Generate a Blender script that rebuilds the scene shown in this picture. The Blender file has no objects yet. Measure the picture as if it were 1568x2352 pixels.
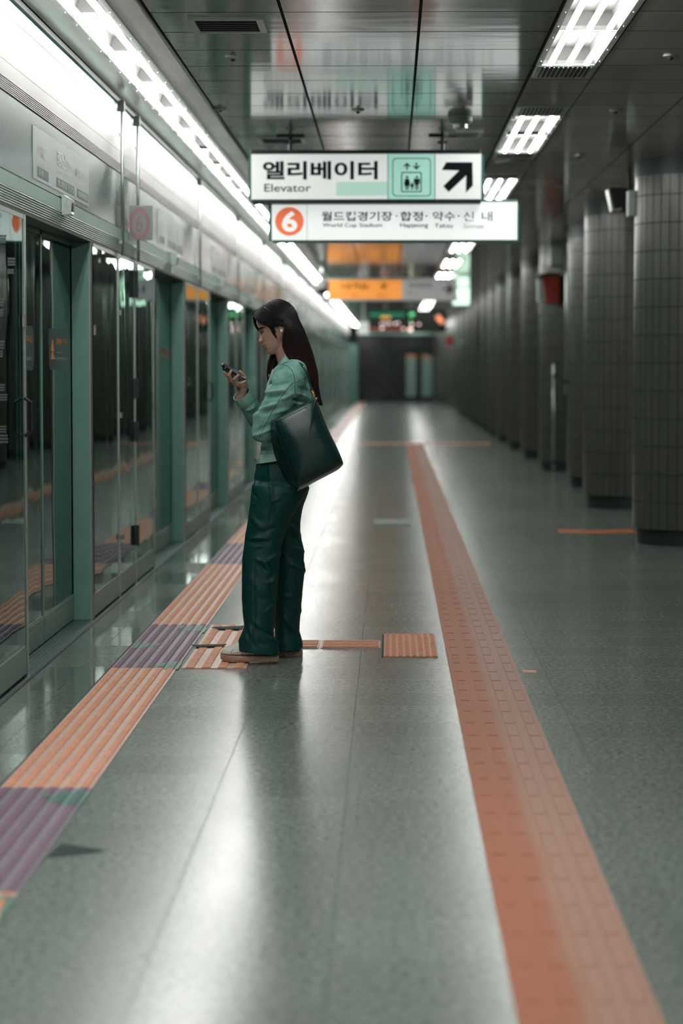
import bpy, bmesh, math, random
from mathutils import Vector, Matrix, Quaternion, noise
from mathutils.bvhtree import BVHTree
R = random.Random(7)
S = bpy.context.scene
COL = S.collection
PI = math.pi

# ------------------------------------------------------------------ camera
F = 85 / 36 * 2352            # focal length in photo pixels (85 mm on a 36 mm tall frame)
H = 1.31                      # camera height
PITCH = math.atan(.06015)
YAW = math.atan(.02035 * math.cos(PITCH))
cd = bpy.data.cameras.new('camera')
cam = bpy.data.objects.new('camera', cd); COL.objects.link(cam)
cam.location = (0, 0, H); cam.rotation_euler = (PI / 2 - PITCH, 0, YAW)
cd.sensor_fit = 'VERTICAL'; cd.sensor_height = 36; cd.sensor_width = 24; cd.lens = 85
cd.clip_start = .05; cd.clip_end = 300
cd.dof.use_dof = True; cd.dof.focus_distance = 10.75; cd.dof.aperture_fstop = 2.2
S.camera = cam
S.cycles.max_bounces = 7; S.cycles.diffuse_bounces = 3; S.cycles.glossy_bounces = 4; S.cycles.transparent_max_bounces = 10
S.cycles.caustics_reflective = False; S.cycles.caustics_refractive = False; S.cycles.sample_clamp_indirect = 4

# ------------------------------------------------------------------ view, world
S.view_settings.view_transform = 'Standard'
S.view_settings.look = 'None'
S.view_settings.gamma = 1
S.view_settings.use_curve_mapping = False
S.view_settings.exposure = 0.6
W = bpy.data.worlds.new('world'); S.world = W; W.use_nodes = True
W.node_tree.nodes['Background'].inputs[0].default_value = (.10, .42, .37, 1)
W.node_tree.nodes['Background'].inputs[1].default_value = .06
TUBE = 24.0                   # emission of the fluorescent tubes
LAMP_COL = (1.0, .985, .95)

CEIL = 2.83                   # ceiling height
XF = -1.53                    # platform side of the screen-door wall
XD = -1.635                   # plane of the sliding leaves
FAR = 90.0

# lamps of both ceiling strips in the part of the station behind and above the camera
for nm, x, w, y0, y1 in [('left', -1.30, .12, -26, 8.0)] + [('right', .89, .2, 4.92 - 4.94 * k, 7.38 - 4.94 * k) for k in range(7)]:
    ld = bpy.data.lights.new('ceiling_lamp', 'AREA'); ld.shape = 'RECTANGLE'
    ld.size = w; ld.size_y = y1 - y0
    ld.energy = TUBE * (.85 if nm == 'left' else .6) * w * (y1 - y0) * PI; ld.color = LAMP_COL
    lo = bpy.data.objects.new('ceiling_lamp', ld); COL.objects.link(lo)
    lo.location = (x, (y0 + y1) / 2, CEIL - .005)

# ------------------------------------------------------------------ helpers
def at(px, py, X=None, Y=None, Z=None):
    """the point seen at a photo pixel, on the plane X=, Y= or Z="""
    a = (px - 784) / F; b = (1176 - py) / F
    s, c = math.sin(YAW), math.cos(YAW); sp, cp = math.sin(PITCH), math.cos(PITCH)
    d = (c * a - s * sp * b - s * cp, s * a + c * sp * b + c * cp, cp * b - sp)
    t = X / d[0] if X is not None else Y / d[1] if Y is not None else (Z - H) / d[2]
    return Vector((d[0] * t, d[1] * t, H + d[2] * t))

def tag(o, label=None, cat=None, group=None, kind=None):
    if label: o['label'] = label
    if cat: o['category'] = cat
    if group: o['group'] = group
    if kind: o['kind'] = kind
    return o

def thing(name, label, cat, loc=(0, 0, 0), group=None, kind=None):
    o = bpy.data.objects.new(name, None); COL.objects.link(o)
    o.empty_display_size = .05; o.location = loc
    return tag(o, label, cat, group, kind)

def link_mesh(name, me, parent=None, label=None):
    o = bpy.data.objects.new(name, me); COL.objects.link(o)
    if parent is not None: o.parent = parent
    if label: o['label'] = label
    return o

class MB:
    """collects shapes in world coordinates and builds them as one mesh"""
    def __init__(s): s.v = []; s.f = []; s.m = []; s.uv = {}; s.mi = 0
    def add(s, vs, fs, uvs=None):
        n = len(s.v); s.v += [tuple(p) for p in vs]
        for k, f in enumerate(fs):
            if uvs: s.uv[len(s.f)] = uvs[k]
            s.f.append([i + n for i in f]); s.m.append(s.mi)
    def box(s, x0, x1, y0, y1, z0, z1):
        s.add([(x0,y0,z0),(x1,y0,z0),(x1,y1,z0),(x0,y1,z0),(x0,y0,z1),(x1,y0,z1),(x1,y1,z1),(x0,y1,z1)],
              [(3,2,1,0),(4,5,6,7),(0,1,5,4),(1,2,6,5),(2,3,7,6),(3,0,4,7)]); return s
    def quad(s, a, b, c, d): s.add([a, b, c, d], [(0,1,2,3)]); return s
    def rings(s, rings, closed=True, cap0=True, cap1=True):
        n = len(rings[0]); vs = [p for r in rings for p in r]; fs = []
        for k in range(len(rings) - 1):
            for i in range(n if closed else n - 1):
                j = (i + 1) % n
                fs.append((k*n+i, k*n+j, (k+1)*n+j, (k+1)*n+i))
        if cap0: fs.append(tuple(range(n - 1, -1, -1)))
        if cap1: fs.append(tuple(range((len(rings)-1)*n, len(rings)*n)))
        s.add(vs, fs); return s
    def tube(s, pts, rad, n=8, cap=True):
        pts = [Vector(p) for p in pts]; rs = []
        ref = None
        for i, p in enumerate(pts):
            a = pts[max(i-1,0)]; b = pts[min(i+1,len(pts)-1)]
            t = (b - a).normalized()
            if ref is None:
                ref = Vector((0,0,1)) if abs(t.z) < .9 else Vector((1,0,0))
            u = (ref - t * ref.dot(t)).normalized(); w = t.cross(u); ref = u
            r = rad[i] if isinstance(rad, (list, tuple)) else rad
            rs.append([p + (u*math.cos(2*PI*k/n) + w*math.sin(2*PI*k/n))*r for k in range(n)])
        return s.rings(rs, True, cap, cap)
    def lathe(s, c, prof, n=24):
        rs = [[(c[0]+r*math.cos(2*PI*k/n), c[1]+r*math.sin(2*PI*k/n), z) for k in range(n)] for r, z in prof]
        return s.rings(rs)
    def prism(s, poly, to3, d0, d1):
        """2D polygon poly, mapped by to3(u, v, d), from depth d0 to d1"""
        n = len(poly)
        vs = [to3(u, v, d0) for u, v in poly] + [to3(u, v, d1) for u, v in poly]
        fs = [tuple(range(n - 1, -1, -1)), tuple(range(n, 2*n))] + [(i, (i+1)%n, n+(i+1)%n, n+i) for i in range(n)]
        s.add(vs, fs); return s
    def build(s, name, mat, parent=None, smooth=False, label=None, bevel=0, ang=None):
        off = parent.matrix_basis.translation if parent is not None else Vector()
        par = parent
        if parent is not None and parent.parent is not None: off = off + parent.parent.matrix_basis.translation
        me = bpy.data.meshes.new(name)
        me.from_pydata([(p[0]-off.x, p[1]-off.y, p[2]-off.z) for p in s.v], [], s.f)
        mats = mat if isinstance(mat, (list, tuple)) else [mat]
        for m in mats: me.materials.append(m)
        if len(mats) > 1: me.polygons.foreach_set('material_index', s.m)
        if s.uv:
            uvl = me.uv_layers.new(name='map')
            for fi, cs in s.uv.items():
                for li, c in zip(me.polygons[fi].loop_indices, cs): uvl.data[li].uv = c
        if smooth: me.polygons.foreach_set('use_smooth', [True] * len(me.polygons))
        bm = bmesh.new(); bm.from_mesh(me); bmesh.ops.recalc_face_normals(bm, faces=bm.faces)
        bm.to_mesh(me); bm.free()
        if smooth and ang: me.set_sharp_from_angle(angle=math.radians(ang))
        me.update()
        o = link_mesh(name, me, par, label)
        if bevel:
            b = o.modifiers.new('bevel', 'BEVEL'); b.width = bevel; b.segments = 2; b.limit_method = 'ANGLE'
        return o

def copy_tree(o, parent=None):
    c = o.copy(); COL.objects.link(c)
    if parent is not None: c.parent = parent
    for ch in list(o.children): copy_tree(ch, c)
    return c

def rrect(x0, x1, y0, y1, r, n=5):
    pts = []
    for cx, cy, a in ((x1-r,y1-r,0),(x0+r,y1-r,90),(x0+r,y0+r,180),(x1-r,y0+r,270)):
        for k in range(n+1):
            t = math.radians(a + 90*k/n); pts.append((cx+r*math.cos(t), cy+r*math.sin(t)))
    return pts

# planes for flat work: (u, v, d) -> world, d = height above the surface towards the viewer
def face_y(Y): return lambda u, v, d: (u, Y - d, v)          # faces the camera
def face_x(X): return lambda u, v, d: (X + d, u, v)          # on the left wall, faces the platform
def face_up(Z): return lambda u, v, d: (u, v, Z + d)

_txt = {}
def text_geo(t, bold):
    k = (t, bold)
    if k not in _txt:
        cu = bpy.data.curves.new('t', 'FONT'); cu.body = t; cu.size = 1; cu.offset = bold; cu.resolution_u = 3
        ob = bpy.data.objects.new('t', cu); COL.objects.link(ob)
        dg = bpy.context.evaluated_depsgraph_get()
        me = ob.evaluated_get(dg).to_mesh()
        _txt[k] = ([(v.co.x, v.co.y) for v in me.vertices], [list(p.vertices) for p in me.polygons])
        ob.evaluated_get(dg).to_mesh_clear()
        bpy.data.objects.remove(ob); bpy.data.curves.remove(cu)
    return _txt[k]

def put_text(mb, t, u0, u1, v0, v1, to3, d=.0015, bold=.0):
    """writes t so that its outline fills the rectangle"""
    vs, fs = text_geo(t, bold)
    if not vs: return
    a0 = min(p[0] for p in vs); a1 = max(p[0] for p in vs); b0 = min(p[1] for p in vs); b1 = max(p[1] for p in vs)
    mb.add([to3(u0+(u1-u0)*(x-a0)/max(a1-a0,1e-6), v0+(v1-v0)*(y-b0)/max(b1-b0,1e-6), d) for x, y in vs], fs)

# ------------------------------------------------------------------ materials
class NT:
    def __init__(s, name):
        s.m = bpy.data.materials.new(name); s.m.use_nodes = True
        s.t = s.m.node_tree; s.b = s.t.nodes['Principled BSDF']; s.out = s.t.nodes['Material Output']
    def n(s, typ, **kw):
        nd = s.t.nodes.new(typ)
        for k, v in kw.items():
            if k in nd.inputs: nd.inputs[k].default_value = v
            else: setattr(nd, k, v)
        return nd
    def l(s, a, b): s.t.links.new(a, b)
    def math(s, op, a, b=None, c=None):
        nd = s.n('ShaderNodeMath', operation=op)
        for i, x in enumerate((a, b, c)):
            if x is None: continue
            if isinstance(x, (int, float)): nd.inputs[i].default_value = x
            else: s.l(x, nd.inputs[i])
        return nd.outputs[0]
    def mix(s, fac, a, b):
        nd = s.n('ShaderNodeMix', data_type='RGBA')
        for i, x in ((0, fac), (6, a), (7, b)):
            if isinstance(x, (int, float)): nd.inputs[i].default_value = x
            elif isinstance(x, tuple): nd.inputs[i].default_value = (*x, 1) if len(x) == 3 else x
            else: s.l(x, nd.inputs[i])
        return nd.outputs[2]
    def ramp(s, fac, p0, p1, c0=(0,0,0), c1=(1,1,1)):
        nd = s.n('ShaderNodeValToRGB'); s.l(fac, nd.inputs[0])
        e = nd.color_ramp.elements; e[0].position = p0; e[1].position = p1
        e[0].color = (*c0, 1); e[1].color = (*c1, 1)
        return nd.outputs[0]
    def bump(s, h, strength, dist):
        nd = s.n('ShaderNodeBump', Strength=strength, Distance=dist); s.l(h, nd.inputs['Height'])
        s.l(nd.outputs[0], s.b.inputs['Normal']); return nd

def mat(name, col, rough=.5, metal=0, var=.12, scale=40, emit=0, ecol=None, bump=0, bscale=None, spec=.5, coat=0):
    """principled material with a little procedural mottling"""
    q = NT(name); b = q.b
    tc = q.n('ShaderNodeTexCoord')
    nz = q.n('ShaderNodeTexNoise', Scale=scale, Detail=3.0); q.l(tc.outputs['Object'], nz.inputs['Vector'])
    lo = tuple(c * (1 - var) for c in col); hi = tuple(min(1, c * (1 + var)) for c in col)
    q.l(q.ramp(nz.outputs[0], .3, .7, lo, hi), b.inputs['Base Color'])
    b.inputs['Roughness'].default_value = rough; b.inputs['Metallic'].default_value = metal
    b.inputs['Specular IOR Level'].default_value = spec
    b.inputs['Coat Weight'].default_value = coat
    if emit:
        b.inputs['Emission Color'].default_value = (*(ecol or col), 1); b.inputs['Emission Strength'].default_value = emit
    if bump:
        n2 = q.n('ShaderNodeTexNoise', Scale=bscale or scale, Detail=3.0); q.l(tc.outputs['Object'], n2.inputs['Vector'])
        q.bump(n2.outputs[0], bump, .002)
    return q.m

def m_floor():
    q = NT('granite_floor'); tc = q.n('ShaderNodeTexCoord'); P = tc.outputs['Object']
    xyz = q.n('ShaderNodeSeparateXYZ'); q.l(P, xyz.inputs[0]); x, y = xyz.outputs[0], xyz.outputs[1]
    n1 = q.n('ShaderNodeTexNoise', Scale=165.0, Detail=3.0, Roughness=.7); q.l(P, n1.inputs[0])
    n2 = q.n('ShaderNodeTexNoise', Scale=48.0, Detail=2.0, Roughness=.6); q.l(P, n2.inputs[0])
    n3 = q.n('ShaderNodeTexNoise', Scale=1.3, Detail=3.0); q.l(P, n3.inputs[0])
    vo = q.n('ShaderNodeTexVoronoi', Scale=120.0); q.l(P, vo.inputs[0])
    g = q.math('ADD', q.math('MULTIPLY', n1.outputs[0], .60), q.math('MULTIPLY', n2.outputs[0], .40))
    base = q.ramp(g, .42, .58, (.060, .102, .088), (.305, .345, .312))
    base = q.mix(q.ramp(vo.outputs[0], .10, .24), (.045, .07, .062), base)
    # tile index -> slight tone and gloss difference from tile to tile
    tx = q.math('DIVIDE', q.math('ADD', x, .135), .4); ty = q.math('DIVIDE', q.math('SUBTRACT', y, .075), .4005)
    cb = q.n('ShaderNodeCombineXYZ'); q.l(q.math('FLOOR', tx), cb.inputs[0]); q.l(q.math('FLOOR', ty), cb.inputs[1])
    wn = q.n('ShaderNodeTexWhiteNoise', noise_dimensions='2D'); q.l(cb.outputs[0], wn.inputs['Vector'])
    tone = q.math('MULTIPLY_ADD', wn.outputs[0], .14, .90)
    hs = q.n('ShaderNodeHueSaturation'); q.l(base, hs.inputs['Color']); q.l(tone, hs.inputs['Value'])
    fx = q.math('ABSOLUTE', q.math('SUBTRACT', q.math('FRACT', tx), .5)); fy = q.math('ABSOLUTE', q.math('SUBTRACT', q.math('FRACT', ty), .5))
    jx = q.math('GREATER_THAN', fx, .4962); jy = q.math('GREATER_THAN', fy, .4968)
    j = q.math('MAXIMUM', jx, q.math('MULTIPLY', jy, .62))
    col = q.mix(q.math('MULTIPLY', j, .75), hs.outputs[0], (.05, .095, .085))
    q.l(col, q.b.inputs['Base Color'])
    strip = q.math('LESS_THAN', x, -1.21)           # polished edge stones along the doors
    rmat = q.math('MULTIPLY_ADD', n3.outputs[0], .06, .185)
    w1 = q.n('ShaderNodeTexWhiteNoise', noise_dimensions='1D'); q.l(q.math('FLOOR', q.math('MULTIPLY', ty, .5)), w1.inputs['W'])
    rpol = q.math('MULTIPLY_ADD', w1.outputs[0], .17, .05)
    rr = q.math('ADD', q.math('MULTIPLY', strip, rpol), q.math('MULTIPLY', q.math('SUBTRACT', 1, strip), rmat))
    rr = q.math('ADD', rr, q.math('MULTIPLY', j, .3))
    q.l(rr, q.b.inputs['Roughness']); q.b.inputs['Specular IOR Level'].default_value = .55
    q.l(q.math('MULTIPLY_ADD', j, -.5, .55), q.b.inputs['Specular IOR Level'])
    return q.m

def m_ceiling():
    q = NT('ceiling_panel'); tc = q.n('ShaderNodeTexCoord'); P = tc.outputs['Object']
    xyz = q.n('ShaderNodeSeparateXYZ'); q.l(P, xyz.inputs[0]); x, y = xyz.outputs[0], xyz.outputs[1]
    ty = q.math('DIVIDE', q.math('SUBTRACT', y, 10.49), .6215)
    jy = q.math('GREATER_THAN', q.math('ABSOLUTE', q.math('SUBTRACT', q.math('FRACT', ty), .5)), .487)
    jx = None
    for v, w in ((-1.05, .014), (-.47, .007), (.125, .007), (.722, .008), (1.058, .004), (1.65, .006), (2.25, .006), (2.85, .006)):
        t = q.math('LESS_THAN', q.math('ABSOLUTE', q.math('SUBTRACT', x, v)), w)
        jx = t if jx is None else q.math('MAXIMUM', jx, t)
    cb = q.n('ShaderNodeCombineXYZ'); q.l(q.math('FLOOR', q.math('DIVIDE', q.math('ADD', x, 1.05), .595)), cb.inputs[0]); q.l(q.math('FLOOR', ty), cb.inputs[1])
    wn = q.n('ShaderNodeTexWhiteNoise', noise_dimensions='2D'); q.l(cb.outputs[0], wn.inputs['Vector'])
    # the strip next to the left lamps and doors is white, the middle panels are grey enamel
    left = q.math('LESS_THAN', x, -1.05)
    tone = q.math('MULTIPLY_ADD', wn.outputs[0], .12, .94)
    hs = q.n('ShaderNodeHueSaturation'); q.l(q.mix(left, q.mix(q.math('GREATER_THAN', x, .722), (.195, .205, .20), (.56, .535, .505)), (.86, .84, .81)), hs.inputs['Color']); q.l(tone, hs.inputs['Value'])  # right-hand panels coloured paler in place of light bounced off the floor
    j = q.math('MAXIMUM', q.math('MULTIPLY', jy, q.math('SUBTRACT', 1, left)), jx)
    q.l(q.mix(q.math('MULTIPLY', j, .85), hs.outputs[0], (.012, .018, .018)), q.b.inputs['Base Color'])
    q.b.inputs['Roughness'].default_value = .13; q.b.inputs['Specular IOR Level'].default_value = .5
    q.l(q.math('MULTIPLY_ADD', left, .04, .10), q.b.inputs['Roughness'])
    mp = q.n('ShaderNodeMapping'); mp.inputs['Scale'].default_value = (2.2, 5.5, 1); q.l(P, mp.inputs[0])
    wv = q.n('ShaderNodeTexNoise', Scale=1.0, Detail=1.0); q.l(mp.outputs[0], wv.inputs[0])
    q.bump(wv.outputs[0], .16, .006)
    q.l(q.math('MULTIPLY_ADD', j, -.36, .36), q.b.inputs['Specular IOR Level'])
    return q.m

def m_tile(name, col, grout, tw=.072, th=.2035):
    q = NT(name); uv = q.n('ShaderNodeUVMap')
    xyz = q.n('ShaderNodeSeparateXYZ'); q.l(uv.outputs[0], xyz.inputs[0])
    tu = q.math('DIVIDE', xyz.outputs[0], tw); tv = q.math('DIVIDE', xyz.outputs[1], th)
    ju = q.math('GREATER_THAN', q.math('ABSOLUTE', q.math('SUBTRACT', q.math('FRACT', tu), .5)), .455)
    jv = q.math('GREATER_THAN', q.math('ABSOLUTE', q.math('SUBTRACT', q.math('FRACT', tv), .5)), .484)
    j = q.math('MAXIMUM', ju, jv)
    cb = q.n('ShaderNodeCombineXYZ'); q.l(q.math('FLOOR', tu), cb.inputs[0]); q.l(q.math('FLOOR', tv), cb.inputs[1])
    wn = q.n('ShaderNodeTexWhiteNoise', noise_dimensions='2D'); q.l(cb.outputs[0], wn.inputs['Vector'])
    hs = q.n('ShaderNodeHueSaturation', Color=(*col, 1)); q.l(q.math('MULTIPLY_ADD', wn.outputs[0], .16, .92), hs.inputs['Value'])
    q.l(q.mix(j, hs.outputs[0], grout), q.b.inputs['Base Color'])
    q.l(q.math('MULTIPLY_ADD', j, .5, .28), q.b.inputs['Roughness']); q.l(q.math('MULTIPLY_ADD', j, -.5, .5), q.b.inputs['Specular IOR Level'])
    q.bump(q.math('SUBTRACT', 1, j), .4, .002)
    return q.m

def m_glass(name, tint, rough=.01, ior=1.6):
    q = NT(name); q.t.nodes.remove(q.b)
    fr = q.n('ShaderNodeFresnel', IOR=ior)
    tr = q.n('ShaderNodeBsdfTransparent', Color=(*tint, 1)); gl = q.n('ShaderNodeBsdfGlossy', Roughness=rough, Color=(.78, .95, .90, 1))
    tc = q.n('ShaderNodeTexCoord'); nz = q.n('ShaderNodeTexNoise', Scale=1.6, Detail=1.0); q.l(tc.outputs['Object'], nz.inputs[0])
    bp = q.n('ShaderNodeBump', Strength=.12, Distance=.02); q.l(nz.outputs[0], bp.inputs['Height'])
    q.l(bp.outputs[0], gl.inputs['Normal'])
    mx = q.n('ShaderNodeMixShader'); q.l(fr.outputs[0], mx.inputs[0]); q.l(tr.outputs[0], mx.inputs[1]); q.l(gl.outputs[0], mx.inputs[2])
    q.l(mx.outputs[0], q.out.inputs[0])
    return q.m

M = {
 'floor': m_floor(), 'ceiling': m_ceiling(),
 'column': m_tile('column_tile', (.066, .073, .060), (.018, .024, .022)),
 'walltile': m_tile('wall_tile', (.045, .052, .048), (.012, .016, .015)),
 'glass': m_glass('door_glass', (.30, .50, .46)),
 'frame': mat('green_grey_paint', (.175, .36, .30), .4, .05, .06, 6),
 'steel': mat('brushed_steel', (.46, .52, .49), .28, .85, .08, 60),
 'ridge': mat('aluminium_trim', (.40, .54, .48), .32, .45, .05, 30),
 'fascia': mat('fascia_paint', (.25, .40, .345), .4, .1, .06, 8),
 'kick': mat('kick_plate', (.25, .38, .335), .36, .4, .08, 50),
 'header': mat('header_glass', (.080, .145, .130), .2, .0, .1, 2.5, spec=.8),
 'white': mat('white_panel', (.38, .38, .37), .42, 0, .03, 3, spec=.3),
 'reflector': mat('white_reflector', (.12, .122, .118), .4, 0, .03, 5),
 'lampframe': mat('lamp_frame', (.46, .50, .48), .35, .6, .1, 20),
 'tube': mat('lamp_tube', (1, 1, 1), .3, 0, 0, 5, emit=TUBE, ecol=LAMP_COL),
 'tube2': mat('lamp_tube_soft', (1, 1, 1), .3, 0, 0, 5, emit=TUBE*.62, ecol=LAMP_COL),
 'black': mat('black_gap', (.008, .011, .011), .6, 0, .2, 20),
 'dark': mat('dark_metal', (.022, .032, .032), .4, .3, .15, 30),
 'tunnel': mat('tunnel_concrete', (.018, .028, .027), .8, 0, .3, 3),
 'sill': mat('sill_metal', (.10, .17, .15), .35, .5, .1, 40),
 'orange': mat('orange_tactile', (.66, .285, .15), .42, 0, .16, 35, bump=.15, bscale=300),
 'salmon': mat('salmon_base', (.64, .42, .33), .40, 0, .12, 30),
 'purple': mat('purple_tactile', (.150, .066, .130), .40, 0, .15, 35),
 'lilac': mat('lilac_base', (.205, .165, .215), .40, 0, .15, 20),
 'greenpaint': mat('green_mark', (.055, .20, .145), .4, 0, .25, 40),
 'tealdark': mat('dark_teal_tape', (.010, .035, .032), .75, 0, .4, 60),
}
# ------------------------------------------------------------------ floor and ceiling
mb = MB(); mb.quad((XF - .02, -27, 0), (5, -27, 0), (5, FAR + 4, 0), (XF - .02, FAR + 4, 0))
tag(mb.build('floor', M['floor']), kind='structure', label='polished granite platform floor laid in square tiles')

RU = 1.235                                   # length of one right lamp unit
RPAIRS = [9.846 + 4.94 * k for k in range(0, 17)]
mb = MB()
def cq(x0, x1, y0, y1): mb.quad((x0, y0, CEIL), (x0, y1, CEIL), (x1, y1, CEIL), (x1, y0, CEIL))
Y0, Y1 = -27.0, FAR + 4
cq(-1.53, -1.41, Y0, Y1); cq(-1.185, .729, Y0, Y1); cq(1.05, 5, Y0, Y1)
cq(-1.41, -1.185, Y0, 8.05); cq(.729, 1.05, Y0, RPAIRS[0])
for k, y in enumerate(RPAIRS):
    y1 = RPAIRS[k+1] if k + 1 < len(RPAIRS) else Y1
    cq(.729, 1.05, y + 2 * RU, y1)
cq(-1.41, -1.185, 90.0, Y1)
mb.quad((-1.53, Y0, 3.0), (-1.53, Y1, 3.0), (5, Y1, 3.0), (5, Y0, 3.0))
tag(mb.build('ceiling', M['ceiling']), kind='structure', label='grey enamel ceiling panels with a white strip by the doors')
mb = MB(); mb.box(-1.054, -1.046, Y0, Y1, CEIL - .018, CEIL)
tag(mb.build('trim_1', M['lampframe']), kind='structure', label='thin rail between the white ceiling strip and the grey panels')

# ------------------------------------------------------------------ lamp units
def lamp_unit(x0, x1, y0, L, tubes, name, label, group):
    t = thing(name, label, 'ceiling light', ((x0+x1)/2, y0, CEIL), group)
    h = MB(); g = .006; zt = CEIL + .085
    a, b = x0 + .028, x1 - .028
    h.quad((a+.03,y0+g,zt),(b-.03,y0+g,zt),(b-.03,y0+L-g,zt),(a+.03,y0+L-g,zt))
    h.quad((a,y0+g,CEIL),(a+.03,y0+g,zt),(a+.03,y0+L-g,zt),(a,y0+L-g,CEIL))
    h.quad((b,y0+g,CEIL),(b-.03,y0+g,zt),(b-.03,y0+L-g,zt),(b,y0+L-g,CEIL))
    h.quad((a,y0+g,CEIL),(b,y0+g,CEIL),(b-.03,y0+g,zt),(a+.03,y0+g,zt))
    h.quad((a,y0+L-g,CEIL),(b,y0+L-g,CEIL),(b-.03,y0+L-g,zt),(a+.03,y0+L-g,zt))
    n = len(tubes)
    for k in range(n - 1):                       # reflector ridge between tubes
        xm = (tubes[k] + tubes[k+1]) / 2
        h.quad((xm-.02,y0+g,zt),(xm,y0+g,zt-.035),(xm,y0+L-g,zt-.035),(xm-.02,y0+L-g,zt))
        h.quad((xm+.02,y0+g,zt),(xm,y0+g,zt-.035),(xm,y0+L-g,zt-.035),(xm+.02,y0+L-g,zt))
    h.build('reflector', M['reflector'], t)
    f = MB()
    f.box(x0, a, y0, y0+L, CEIL-.006, CEIL+.02); f.box(b, x1, y0, y0+L, CEIL-.006, CEIL+.02)
    f.box(a, b, y0, y0+g, CEIL-.006, CEIL+.02); f.box(a, b, y0+L-g, y0+L, CEIL-.006, CEIL+.02)
    for yy in (.15, .5, .85):
        for xx in ((x0+a)/2, (b+x1)/2): f.lathe((xx, y0+L*yy, 0), [(.004, CEIL-.010), (.004, CEIL-.005)], 6)
    f.build('frame', M['lampframe'], t)
    for xt in tubes:
        m = MB(); m.tube([(xt, y0+.07, CEIL-.004), (xt, y0+.085, CEIL-.004), (xt, y0+L-.085, CEIL-.004), (xt, y0+L-.07, CEIL-.004)], [.009, .0145, .0145, .009], 8)
        m.build('lamp_tube', M['tube' if n < 3 else 'tube2'], t, True)
    return t

ORD = ['zeroth','first','second','third','fourth','fifth','sixth','seventh','eighth','ninth','tenth','eleventh','twelfth',
 'thirteenth','fourteenth','fifteenth','sixteenth','seventeenth','eighteenth','nineteenth','twentieth']
def ordn(k):
    if k <= 20: return ORD[k]
    tens = {2:'twenty',3:'thirty',4:'forty',5:'fifty',6:'sixty'}[k//10]
    return (tens[:-1] + 'ieth') if k % 10 == 0 else tens + '-' + ORD[k % 10]

LU = 1.28; proto = None
nL = 64
for k in range(nL):
    y = 8.06 + LU * k
    vis = k - 1          # the first visible unit crosses the top of the photograph
    lab = f'{ordn(max(vis,0)+1)} fluorescent lamp unit from the top edge in the unbroken left ceiling strip'
    if k == 0: lab = 'fluorescent lamp unit of the left ceiling strip just above the top edge of the photo'
    if vis > 24: lab = 'far fluorescent lamp unit near the distant end of the left ceiling strip'
    if proto is None:
        proto = o = lamp_unit(-1.41, -1.185, y, LU, (-1.352, -1.243), 'ceiling_light', lab, 'lamps of the left ceiling strip')
    else:
        o = copy_tree(proto); o.location.y = y; o['label'] = lab
proto = None; c = 0
for k, y in enumerate(RPAIRS):
    for i in range(2):
        lab = f'{"nearer" if i == 0 else "farther"} lamp unit of the {ordn(k+1)} pair down the right ceiling strip, three bright tubes'
        if k > 6: lab = 'distant pair lamp unit at the small far end of the right ceiling strip'
        if proto is None:
            proto = o = lamp_unit(.729, 1.05, y, RU, (.80, .89, .98), 'ceiling_light', lab, 'lamps of the right ceiling strip')
        else:
            o = copy_tree(proto); o.location.y = y + i * RU; o['label'] = lab

# vents at both ends of every right lamp pair
def trough_vent(y0, y1, lab):
    t = thing('ceiling_vent', lab, 'air vent', (.89, y0, CEIL), 'slotted vents in the right ceiling strip')
    b = MB(); b.box(.765, 1.015, y0+.03, y1-.03, CEIL-.003, CEIL+.03); b.build('opening', M['black'], t)
    f = MB(); f.box(.74, .765, y0, y1, CEIL-.008, CEIL+.01); f.box(1.015, 1.04, y0, y1, CEIL-.008, CEIL+.01)
    f.box(.765, 1.015, y0, y0+.03, CEIL-.008, CEIL+.01); f.box(.765, 1.015, y1-.03, y1, CEIL-.008, CEIL+.01)
    f.build('frame', M['lampframe'], t)
    s = MB()
    for k in range(11):
        xx = .775 + .0235 * k; s.box(xx, xx+.006, y0+.03, y1-.03, CEIL-.012, CEIL+.008)
    s.build('slats', M['lampframe'], t)
    return t
proto = None
for k, y in enumerate(RPAIRS[:8]):
    for i, (a, b) in enumerate(((y - .52, y - .02), (y + 2*RU + .02, y + 2*RU + .52))):
        lab = f'slotted air vent at the {"near" if i == 0 else "far"} end of the {ordn(k+1)} right lamp pair'
        if proto is None: proto = o = trough_vent(a, b, lab)
        else:
            o = copy_tree(proto); o.location.y = a; o['label'] = lab

# ------------------------------------------------------------------ ceiling fittings
def diffuser(x0, x1, y0, y1, lab, light=False):
    t = thing('ceiling_vent', lab, 'air vent', ((x0+x1)/2, (y0+y1)/2, CEIL))
    w = .03
    f = MB(); f.box(x0,x1,y0,y0+w,CEIL-.012,CEIL); f.box(x0,x1,y1-w,y1,CEIL-.012,CEIL); f.box(x0,x0+w,y0+w,y1-w,CEIL-.012,CEIL); f.box(x1-w,x1,y0+w,y1-w,CEIL-.012,CEIL)
    f.build('frame', M['lampframe'], t)
    b = MB(); b.box(x0+w,x1-w,y0+w,y1-w,CEIL-.004,CEIL-.001); b.build('opening', M['lampframe' if light else 'black'], t)
    s = MB(); n = 6
    for k in range(n):
        yy = y0+w+(y1-y0-2*w)*(k+.5)/n; s.box(x0+w,x1-w,yy-.006,yy+.006,CEIL-.010,CEIL-.003)
    s.build('louvres', M['lampframe' if light else 'dark'], t)
diffuser(-.89, -.56, 10.63, 11.06, 'dark rectangular louvred vent in the ceiling at the upper left')
diffuser(-.89, -.57, 16.12, 16.56, 'dark rectangular ceiling vent just above the left end of the elevator sign')
diffuser(.345, .595, 15.7, 16.1, 'pale flat louvred grille in the ceiling above the elevator arrow', True)
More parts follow.
